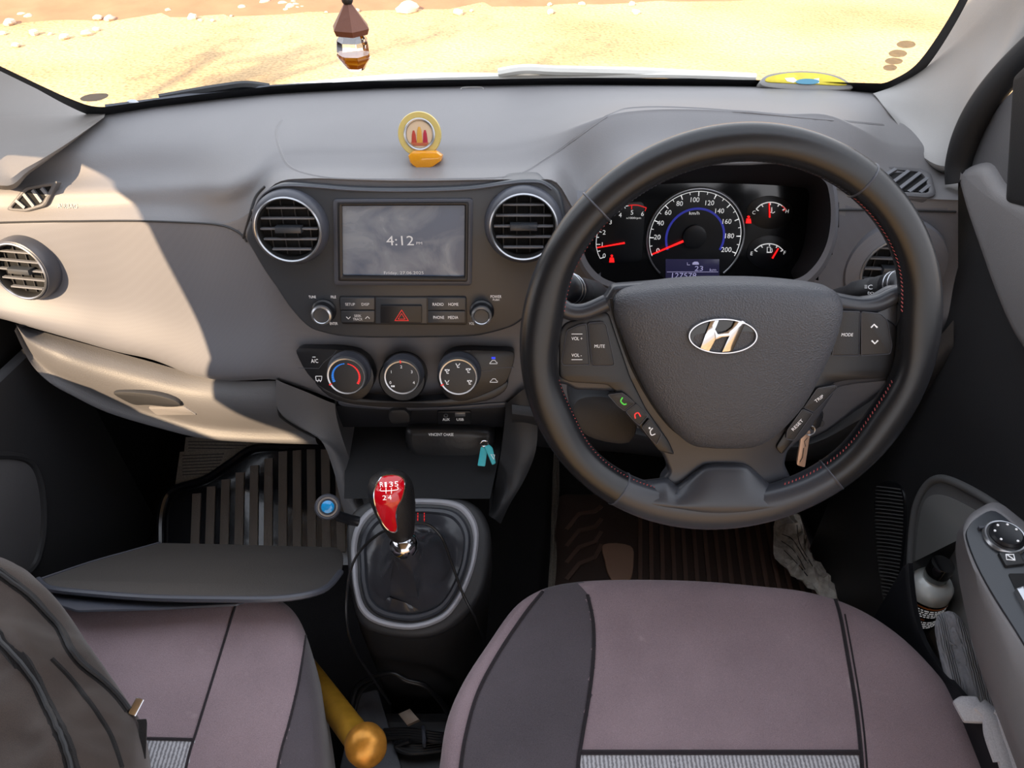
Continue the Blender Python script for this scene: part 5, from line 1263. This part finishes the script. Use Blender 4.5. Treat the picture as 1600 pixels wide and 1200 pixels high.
z3 = [(80, 1030), (105, 1055), (130, 1085), (155, 1120), (175, 1155), (190, 1200)]
for z in (z1, z2):
    b = B(); drape(b, bagv, z, .0085, -.003, n=8, flat=.5); zt = part('zip_tape', b, M['bag_dark'], bag)
    b = B(); drape(b, bagv, z, .0022, .0035, n=6); part('zip_teeth', b, M['rimgrey'] if False else M['dark'], zt)
b = B(); drape(b, bagv, z3, .0022, .0006); part('bag_seam', b, M['bag_dark'], bag)
pu = hit(bagv, 203, 1112, .008)
pull = part('zip_slider', B().box(Fr(pu, -ray(203, 1112), (.3, 1, .3)), -.004, .004, -.009, .007, -.003, .003, .001), M['chrome'], bag)
b = B(); pF = Fr(D(222, 1150, (pu - CAM).dot(F) - .012), -ray(222, 1150), U); b.prism(pF, rnd([(213, 1124), (229, 1123), (230, 1130), (228, 1186), (219, 1187), (216, 1130)], 2), -.004, 0, .001); part('zip_pull', b, M['bag_dark'], bag, 'dark rubber zip pull')

# ================================================================== DOOR POCKET THINGS
bx_ = Vector((.538, PX(1462, 900, .538).y, .262))
bf = Fr(bx_, (0, 0, 1), (0, 1, 0))
bot = thing('bottle', 'small clear bottle with black cap and black label in the driver door pocket', 'bottle', bx_)
clear = plastic('clear_gel', S(205, 208, 206), .12, 60, .1, coat=.4); 
part('bottle_body', B().lathe(bf, [(.024, 0), (.0275, .004), (.0275, .105), (.0265, .114), (.021, .121), (.012, .124), (.011, .128)], 40), clear, bot)
lb_ = part('bottle_label', B().lathe(bf, [(.0278, .02), (.0279, .022), (.0279, .097), (.0278, .099)], 48, cap=False), M['gloss'], bot, 'black wraparound label with fine print')
def wrapline(b, z, a0, a1, hgt, r=.0282):
    n = 10; b.rings([[bf.W(r * math.cos(lerp(a0, a1, i / n)), r * math.sin(lerp(a0, a1, i / n)), z) for i in range(n + 1)], [bf.W(r * math.cos(lerp(a0, a1, i / n)), r * math.sin(lerp(a0, a1, i / n)), z + hgt) for i in range(n + 1)]], close=False)
b = B(); wrapline(b, .093, 3.5, 5.7, .003); wrapline(b, .070, 3.9, 4.5, .003); part('label_heading', b, plastic('orange_print', S(215, 120, 60), .5, 300, 0), lb_, 'orange heading lines')
b = B()
for z in (.0885, .0845, .0805, .0765, .065, .061, .057, .053):
    a = 3.5
    while a < 5.6:
        w_ = random.uniform(.08, .3); wrapline(b, z, a, min(5.7, a + w_), .0020); a += w_ + .05
part('fine_print', b, M['white'], lb_)
part('bottle_cap', B().lathe(bf, [(.0135, .126), (.0142, .127), (.0142, .150), (.0132, .153), (.010, .1535), (.001, .1535)], 36), M['gloss'], bot)
# grey towel roll
tw = thing('towel', 'grey knitted cloth rolled up in the driver door pocket', 'cloth', PX(1500, 1040, .54) - Vector((0, 0, .06)))
gt_, ntt, ptt = newmat('knit_grey'); setup(ptt, S(135, 135, 140), .95, 0, .1)
tct = N(ntt, 'ShaderNodeTexCoord'); wvt = N(ntt, 'ShaderNodeTexWave', Scale=110.0, Distortion=3.0); ntt.links.new(tct.outputs['Object'], wvt.inputs['Vector'])
bpt = N(ntt, 'ShaderNodeBump', Strength=.6, Distance=.002); ntt.links.new(wvt.outputs['Fac'], bpt.inputs['Height']); ntt.links.new(bpt.outputs['Normal'], ptt.inputs['Normal'])
TWF = Fr(PX(1490, 990, .518), -ray(1500, 990) + Vector((-.15, 0, .2)), (.25, 1, 0))
sp_ = []
for k in range(70):
    a = k / 69 * 2 * math.pi * 1.6 + 1.2; r = .006 + .024 * k / 69
    sp_.append(Vector((r * math.cos(a) * .78, r * math.sin(a) * 1.25)))
th = .0055
outl = []
for k, p in enumerate(sp_):
    t = (sp_[min(k + 1, 69)] - sp_[max(k - 1, 0)]).normalized(); outl.append(p + Vector((-t.y, t.x)) * th * .5)
inl = []
for k, p in enumerate(sp_):
    t = (sp_[min(k + 1, 69)] - sp_[max(k - 1, 0)]).normalized(); inl.append(p - Vector((-t.y, t.x)) * th * .5)
loop = outl + inl[::-1]
R = []
for i in range(12):
    s = i / 11; sc_ = .86 + .18 * math.sin(s * 2.6); off = TWF.o + (PX(1552, 1100, .530) - TWF.o) * s + Vector((0, 0, -.03 * s))
    R.append([off + TWF.u * p.x * sc_ + TWF.v * (p.y * sc_) * (1 + .2 * s) + TWF.n * (.004 * math.sin(p.x * 300) - (.004 if i == 0 else 0)) for p in loop])
b = B().rings(R, cap0=True, cap1=True); part('cloth_roll', b, gt_, tw, ang=60)
whc = fabric('white_cloth', S(196, 196, 202), S(165, 165, 172), 700, rough=.9)
WCF = Fr(PX(1540, 1130, .50), (-.5, -.35, 1), (0, 1, 0))
wt = thing('white_cloth', 'white cloth with a flat tab stuffed at the rear of the driver door pocket', 'cloth', WCF.P(1540, 1150))
part('cloth_tab', B().prism(WCF, rnd([(1488, 1095), (1500, 1087), (1526, 1087), (1540, 1108), (1548, 1130), (1506, 1128)], 4), -.004, .006, .003), whc, wt)
for pts in ([(1540, 1108), (1555, 1130), (1565, 1160), (1576, 1200), (1590, 1240)], [(1555, 1104), (1568, 1112), (1575, 1140), (1590, 1180), (1605, 1230)], [(1530, 1100), (1548, 1120), (1552, 1150), (1566, 1190)]):
    b = B(); b.tube([WCF.P(p.x, p.y, .004) for p in cat(pts, 5)], .0095, n=10, flat=.6); part('cloth_fold', b, whc, wt)

# ================================================================== THINGS ON THE DASHBOARD TOP
# round medallion on amber base
sb = hit(skin_bvh, 663, 257)
st_ = thing('dashboard_ornament', 'round golden medallion on an amber glass base standing on the dashboard', 'ornament', sb)
amber, nta, pa = newmat('amber_glass'); setup(pa, S(245, 165, 30), .08); pa.inputs['Transmission Weight'].default_value = .35; pa.inputs['Emission Color'].default_value = S(240, 140, 20); pa.inputs['Emission Strength'].default_value = .12
na = N(nta, 'ShaderNodeTexNoise', Scale=60.0); ra = N(nta, 'ShaderNodeValToRGB'); ra.color_ramp.elements[0].color = S(225, 110, 10); ra.color_ramp.elements[1].color = S(255, 205, 60); nta.links.new(na.outputs['Fac'], ra.inputs['Fac']); nta.links.new(ra.outputs['Color'], pa.inputs['Base Color'])
of = Fr(sb, (0, 0, 1), (0, 1, 0))
OF = Fr(sb + Vector((0, .003, .003)), (0, -.94, .34))
part('amber_base', B().prism(OF, [(637, 243), (645, 236), (680, 236), (690, 243), (688, 252), (672, 263), (650, 263), (640, 254)], -.014, .010, .004), amber, st_, 'faceted amber base')
mc = OF.L(655, 210)
mfr = Fr(OF.W(mc.x, mc.y, -.004), OF.n, OF.v)
rr = (OF.L(655 + 34, 210) - OF.L(655, 210)).x
cream = plastic('cream_gold', S(200, 180, 110), .35, 100, .1, metal=.2)
dsk = part('medallion', B().lathe(mfr, [(rr, -.004), (rr * 1.0, .0), (rr * .97, .002), (rr * .7, .002), (rr * .69, .001), (.0005, .001)], 56), cream, st_)
part('inner_ring', B().lathe(mfr, [(rr * .72, .001), (rr * .72, .0032), (rr * .68, .0038), (rr * .62, .0032), (rr * .62, .001)], 56, cap=False), M['silver'], dsk)
part('picture_disc', B().lathe(mfr, [(rr * .62, .0012), (rr * .6, .0018), (.0005, .0018)], 48), plastic('picture_ground', S(205, 180, 150), .5, 100, 0), dsk)
for (dx, hh, cm, wd_) in ((-.26, .62, S(170, 60, 45), .12), (0, .78, S(200, 150, 60), .14), (.26, .64, S(165, 40, 60), .12)):
    b = B(); w_ = wd_ * rr; x0 = dx * rr; b.prism(mfr, [(x0 - w_, -.42 * rr), (x0 + w_, -.42 * rr), (x0 + w_ * .7, (hh - .62) * rr), (x0 + w_ * .3, (hh - .45) * rr), (x0 - w_ * .3, (hh - .45) * rr), (x0 - w_ * .7, (hh - .62) * rr)], .0015, .0026, .0004, px=False)
    part('small_figure', b, plastic('figure_paint', cm, .5, 100, 0), dsk)
b = B(); b.prism(mfr, [(-.42 * rr, -.36 * rr), (.42 * rr, -.36 * rr), (.3 * rr, -.5 * rr), (-.3 * rr, -.5 * rr)], .0015, .0028, .0004, px=False); part('figure_plinth', b, plastic('plinth_paint', S(170, 90, 60), .5, 100, 0), dsk)
# yellow disc against the windscreen
yb = hit(skin_bvh, 1260, 139)
yt = thing('yellow_disc', 'yellow half disc in a grey rim leaning on the windscreen base', 'air freshener', yb)
YF = Fr(yb + Vector((0, 0, .002)), (0, -.75, .66))
yo = cat([(1188, 131), (1190, 123), (1203, 115), (1230, 111), (1260, 110), (1290, 113), (1315, 120), (1329, 130), (1332, 138), (1300, 141), (1240, 140), (1200, 136)], 4, True)
part('rim', B().prism(YF, yo, -.012, .004, .003), M['pillar'], yt)
yi = cat([(1197, 127), (1201, 120), (1230, 114), (1260, 113), (1290, 116), (1312, 123), (1322, 133), (1260, 131), (1215, 129)], 4, True)
fc = part('face', B().prism(YF, yi, .003, .0055, .001), plastic('yellow_face', S(225, 205, 60), .4, 200, .1, var=.3, vs=60), yt)
part('label_patch', B().prism(YF, cat([(1243, 128), (1250, 124), (1265, 123), (1280, 126), (1274, 131), (1252, 131)], 3, True), .005, .0062), plastic('blue_label', S(90, 150, 175), .5, 100, 0), fc)
part('label_wing', B().prism(YF, [(1226, 122), (1240, 121), (1246, 126), (1240, 129), (1230, 127)], .005, .0061), M['white'], fc); part('label_wing', B().prism(YF, [(1272, 123), (1280, 122), (1280, 130), (1274, 130)], .005, .0061), M['white'], fc)
# hanging perfume bottle
hg = thing('hanging_perfume', 'hanging car perfume with a brown wooden cap and amber liquid in a faceted bottle', 'air freshener', D(556, 108, .70))
hx_ = D(553, 80, .70); hv = Fr(Vector((hx_.x, hx_.y, 0)), (0, 0, 1), (.3, 1, 0))
def zz(py): return PY(553, py, hx_.y).z
wood = plastic('brown_wood', S(112, 72, 58), .5, 200, .3, var=.2, vs=40)
zb, zt_ = zz(52), zz(6)
part('wood_cap', B().lathe(hv, [(.0165, zb + .0), (.0185, zb + .005), (.004, zt_)], 6), wood, hg, 'brown faceted cap', ang=20)
gls, ntg, pg = newmat('bottle_glass'); setup(pg, (1, 1, 1, 1), .02); pg.inputs['Transmission Weight'].default_value = 1; pg.inputs['IOR'].default_value = 1.3
ng = N(ntg, 'ShaderNodeTexNoise', Scale=4.0); bg_ = N(ntg, 'ShaderNodeBump', Strength=.02); ntg.links.new(ng.outputs['Fac'], bg_.inputs['Height']); ntg.links.new(bg_.outputs['Normal'], pg.inputs['Normal'])
z0 = zz(108)
part('glass_bottle', B().lathe(hv, [(.008, z0), (.0165, z0 + .012), (.0150, z0 + .026), (.0115, zb - .001), (.007, zb + .002)], 7), gls, hg, ang=10)
part('amber_liquid', B().lathe(hv, [(.007, z0 + .002), (.0140, z0 + .011), (.0138, z0 + .014)], 7), amber, hg, ang=10)
b = B(); b.tube([Vector((hx_.x, hx_.y, zt_ - .002)), Vector((hx_.x + .002, hx_.y - .02, zt_ + .05)), Vector((hx_.x, hx_.y - .25, 1.33))], .0015); part('cord', b, M['dark'], hg)
b = B(); b.sphere((hx_.x, hx_.y, zt_ + .004), .0055, 8); part('cord_bead', b, M['dark'], hg)

# ================================================================== OUTSIDE
def groundm():
    m, nt, p = newmat('sandy_ground'); setup(p, S(190, 150, 105), .95, 0, .1)
    tc = N(nt, 'ShaderNodeTexCoord')
    n1 = N(nt, 'ShaderNodeTexNoise', Scale=.8, Detail=8.0); n2 = N(nt, 'ShaderNodeTexNoise', Scale=48.0, Detail=6.0); v = N(nt, 'ShaderNodeTexVoronoi', Scale=26.0)
    for n in (n1, n2, v): nt.links.new(tc.outputs['Object'], n.inputs['Vector'])
    cr = N(nt, 'ShaderNodeValToRGB'); cr.color_ramp.elements[0].position = .3; cr.color_ramp.elements[0].color = S(164, 134, 100); cr.color_ramp.elements[1].position = .6; cr.color_ramp.elements[1].color = S(198, 170, 128)
    nt.links.new(n1.outputs['Fac'], cr.inputs['Fac'])
    mr = N(nt, 'ShaderNodeMapRange'); mr.inputs['From Min'].default_value = .33; mr.inputs['From Max'].default_value = .55; mr.inputs['To Min'].default_value = .68; mr.inputs['To Max'].default_value = 1.08
    nt.links.new(n2.outputs['Fac'], mr.inputs['Value'])
    mul = N(nt, 'ShaderNodeVectorMath', operation='SCALE'); nt.links.new(cr.outputs['Color'], mul.inputs[0]); nt.links.new(mr.outputs['Result'], mul.inputs['Scale']); nt.links.new(mul.outputs[0], p.inputs['Base Color'])
    bp = N(nt, 'ShaderNodeBump', Strength=.5, Distance=.02); nt.links.new(v.outputs['Distance'], bp.inputs['Height']); nt.links.new(bp.outputs['Normal'], p.inputs['Normal'])
    return m
GZ = -.32
b = B(); b.box(Fr((0, 12, GZ), (0, 0, 1), (0, 1, 0)), -25, 25, -25, 25, -.02, 0)
struct('ground', b, groundm(), 'dry sandy ground outside the windscreen', 'ground')
dirt = plastic('dirt_bank', S(150, 108, 80), .95, 30, .8, var=.3, vs=4)
b = B(); R = []
for i in range(60):
    x = -7 + i * .25; y0 = interp([(-7, 5.6), (-3, 6.05), (0, 6.45), (3, 6.8), (8, 6.9)], x); row = []
    for j in range(14):
        y = y0 + j * .22; h = min(1, j / 3) * .05 + noise.noise(Vector((x * 2, y * 2, 0))) * .05 * min(1, j / 2) + noise.noise(Vector((x * 9, y * 9, 3))) * .025 * min(1, j)
        row.append(Vector((x, y + .1 * noise.noise(Vector((x * 3, 1, 1))), GZ + (h if j else -.01))))
    R.append(row)
b.rings(R, close=False); struct('trim_5', b, dirt, 'rubbly earth verge beyond the sandy ground', 'verge', ang=30)
stone = plastic('pale_stone', S(200, 180, 160), .9, 60, .6, var=.25, vs=20)
protos = []
for k in range(3):
    b = B(); b.sphere((0, 0, 0), 1, 6); rs = k * 7.7
    b.v = [p * (1 + .35 * noise.noise(p * 1.3 + Vector((rs, 0, 0)))) for p in b.v]; b.v = [Vector((p.x, p.y * .8, p.z * .55)) for p in b.v]
    me = b.mesh('stone', ang=25); me.materials.append(stone); protos.append(me)
def stone_at(px, py, s, lab, grp, k=0):
    g = PZ(px, py, GZ + .03); o = bpy.data.objects.new('stone', protos[k % 3]); C.objects.link(o); o.location = (g.x, g.y, GZ + s * .35); o.scale = (s, s, s); o.rotation_euler = (0, 0, px * .1)
    o['label'] = lab; o['category'] = 'stone'
    if grp: o['group'] = grp
stone_at(636, 12, .085, 'largest white stone on the ground above the hanging perfume', None, 1)
random.seed(5)
for k in range(46):
    px = random.uniform(0, 480) if k < 34 else random.uniform(480, 1000); py = random.uniform(0, 70 - px * .13) if px < 480 else random.uniform(-10, 16)
    stone_at(px, py, random.uniform(.015, .05), 'small pale stone scattered on the earth verge', 'stones scattered on the verge', k)
# bonnet, cowl and wipers
hw = plastic('white_paint', S(235, 232, 225), .25, 200, 0, coat=.4)
G = []
for (y, z) in ((1.36, .700), (1.40, .738), (1.6, .672), (1.9, .56), (2.2, .42), (2.35, .25)):
    G.append([Vector((x, y + dy, z + dz)) for x, dy, dz in ((-.90, -.22, -.06), (-.70, -.13, -.015), (-.35, -.02, .0), (-.1, .01, .004), (.2, -.02, .0), (.50, -.13, -.012), (.70, -.22, -.06))])
b = B(); b.patch(G, 6, 5); bon = thing('car_bonnet', 'white painted bonnet edge glinting below the windscreen', 'bonnet', (-.1, 1.8, .4)); part('bonnet_panel', b, hw, bon)
b = B(); G = [[Vector((x, y + dy, z)) for x, dy in ((-.82, -.14), (-.5, -.06), (-.1, .0), (.3, -.05), (.62, -.14))] for y, z in ((1.16, .70), (1.25, .69), (1.36, .69))]
b.patch(G, 6, 4); struct('trim_6', b, M['matte'], 'black scuttle panel under the wipers', 'scuttle panel')
def wiper(label, arm, blade, d0):
    t = thing('windscreen_wiper', label, 'wiper', D(*arm[0], d0), 'windscreen wipers')
    pos = lambda L, lift: [hit(glass_bvh, p.x, p.y, 0) + ray(p.x, p.y).normalized() * lift for p in cat(L, 5) if hit(glass_bvh, p.x, p.y) is not None]
    part('wiper_arm', B().tube(pos(arm, .030), .0075, n=8), M['black'] if 'passenger' in label else hw, t)  # middle wiper gets white paint in place of the sunlight on it
    bl = part('wiper_blade', B().tube(pos(blade, .018), .0045, n=6), M['rimgrey'] if 'passenger' in label else hw, t)
    for k in (0.12, .35, .6, .85):
        i = Vector(blade[0]).lerp(Vector(blade[-1]), k)
        h_ = hit(glass_bvh, i.x, i.y - 2, 0)
        if h_ is not None: part('blade_clip', B().sphere(h_ + ray(i.x, i.y).normalized() * .02, .0062, 5, (1.6, 1, 1)), M['silver'], bl)
wiper('black wiper resting at the passenger side of the windscreen base', [(420, 138), (385, 134), (350, 138), (300, 146), (250, 155)], [(165, 168), (230, 160), (300, 150), (370, 142), (445, 136), (520, 133)], 1.2)
wiper('wiper painted pale as if sunlit, resting at the middle of the windscreen base', [(1180, 122), (1100, 118), (1000, 113), (870, 110), (820, 108), (780, 114)], [(520, 130), (640, 124), (780, 120), (900, 118), (1050, 118), (1180, 122)], 1.2)
leaf = B(); decal(leaf, glass_bvh, cat([(125, 152), (140, 146), (166, 145), (167, 151), (150, 157), (130, 157)], 3, True), .001, n=3)
single('dry_leaf', leaf, plastic('leaf_grey', S(185, 178, 170), .8, 100, .3), 'grey leaf stuck on the windscreen above the passenger pillar', 'leaf')
# roadside tree that throws the branch shadows on the ground
tree = thing('roadside_tree', 'leafy roadside tree that shades the ground ahead', 'tree', (-6.2, -2.2, GZ))
bark = plastic('bark', S(90, 70, 55), .9, 20, .8)
part('trunk', B().tube([(-6.2, -2.2, GZ), (-6.1, -2.1, 1.5), (-5.6, -1.7, 3.2)], lambda t: .16 - .06 * t, n=12), bark, tree)
lf = B(); random.seed(3)
for k in range(9):
    e = Vector((-4.9 + random.uniform(-.9, 1.2), -1.2 + random.uniform(-1.2, .9), 3.9 + random.uniform(-.5, .7)))
    s = Vector((-5.6, -1.7, 3.2)); m_ = lerp(s, e, .5) + Vector((0, 0, .2))
    part('branch', B().tube(cat([s, m_, e], 6), lambda t: .055 - .035 * t, n=7), bark, tree)
    for q in range(60):
        c_ = lerp(m_, e, random.uniform(.2, 1.2)) + Vector([random.gauss(0, .13) for _ in range(3)]); d1 = Vector([random.gauss(0, 1) for _ in range(3)]).normalized() * .07; d2 = Vector([random.gauss(0, 1) for _ in range(3)]).normalized() * .03
        lf.add([c_ - d1, c_ - d2, c_ + d1, c_ + d2], [(0, 1, 2, 3)])
part('foliage', lf, plastic('leaf_green', S(80, 110, 50), .7, 40, 0), tree, weld=False)
# ================================================================== CAMERA / LIGHT / RENDER
cam = bpy.data.cameras.new('camera'); co = bpy.data.objects.new('camera', cam); C.objects.link(co)
co.location = CAM; co.rotation_euler = (math.radians(90) - PITCH, 0, 0)
cam.sensor_width = 36; cam.lens = 36 * FPX / 1600; cam.clip_start = .02; cam.clip_end = 200
bpy.context.scene.camera = co
su = bpy.data.lights.new('sun', 'SUN'); so_ = bpy.data.objects.new('sun', su); C.objects.link(so_)
su.energy = 15.0; su.angle = math.radians(.6); su.color = (1.0, .74, .47)
so_.rotation_euler = SUN.to_track_quat('-Z', 'Y').to_euler(); so_.location = (-3, -3, 4)
w = bpy.data.worlds.new('World'); bpy.context.scene.world = w; w.use_nodes = True
nt = w.node_tree; bg = nt.nodes['Background']
tc = N(nt, 'ShaderNodeTexCoord'); sx = N(nt, 'ShaderNodeSeparateXYZ'); nt.links.new(tc.outputs['Generated'], sx.inputs[0])
cr = N(nt, 'ShaderNodeValToRGB'); cr.color_ramp.elements[0].position = .0; cr.color_ramp.elements[0].color = (.66, .60, .55, 1)
cr.color_ramp.elements[1].position = 1; cr.color_ramp.elements[1].color = (.80, .87, 1.0, 1); e = cr.color_ramp.elements.new(.12); e.color = (.95, .95, 1.0, 1)
nt.links.new(sx.outputs['Z'], cr.inputs['Fac']); nt.links.new(cr.outputs['Color'], bg.inputs['Color']); bg.inputs['Strength'].default_value = 2.6
sc = bpy.context.scene
sc.view_settings.view_transform = 'Standard'; sc.view_settings.look = 'None'; sc.view_settings.exposure = 0.0
sc.cycles.max_bounces = 8; sc.cycles.transparent_max_bounces = 12; sc.cycles.caustics_reflective = False; sc.cycles.caustics_refractive = False
sc.cycles.use_denoising = True
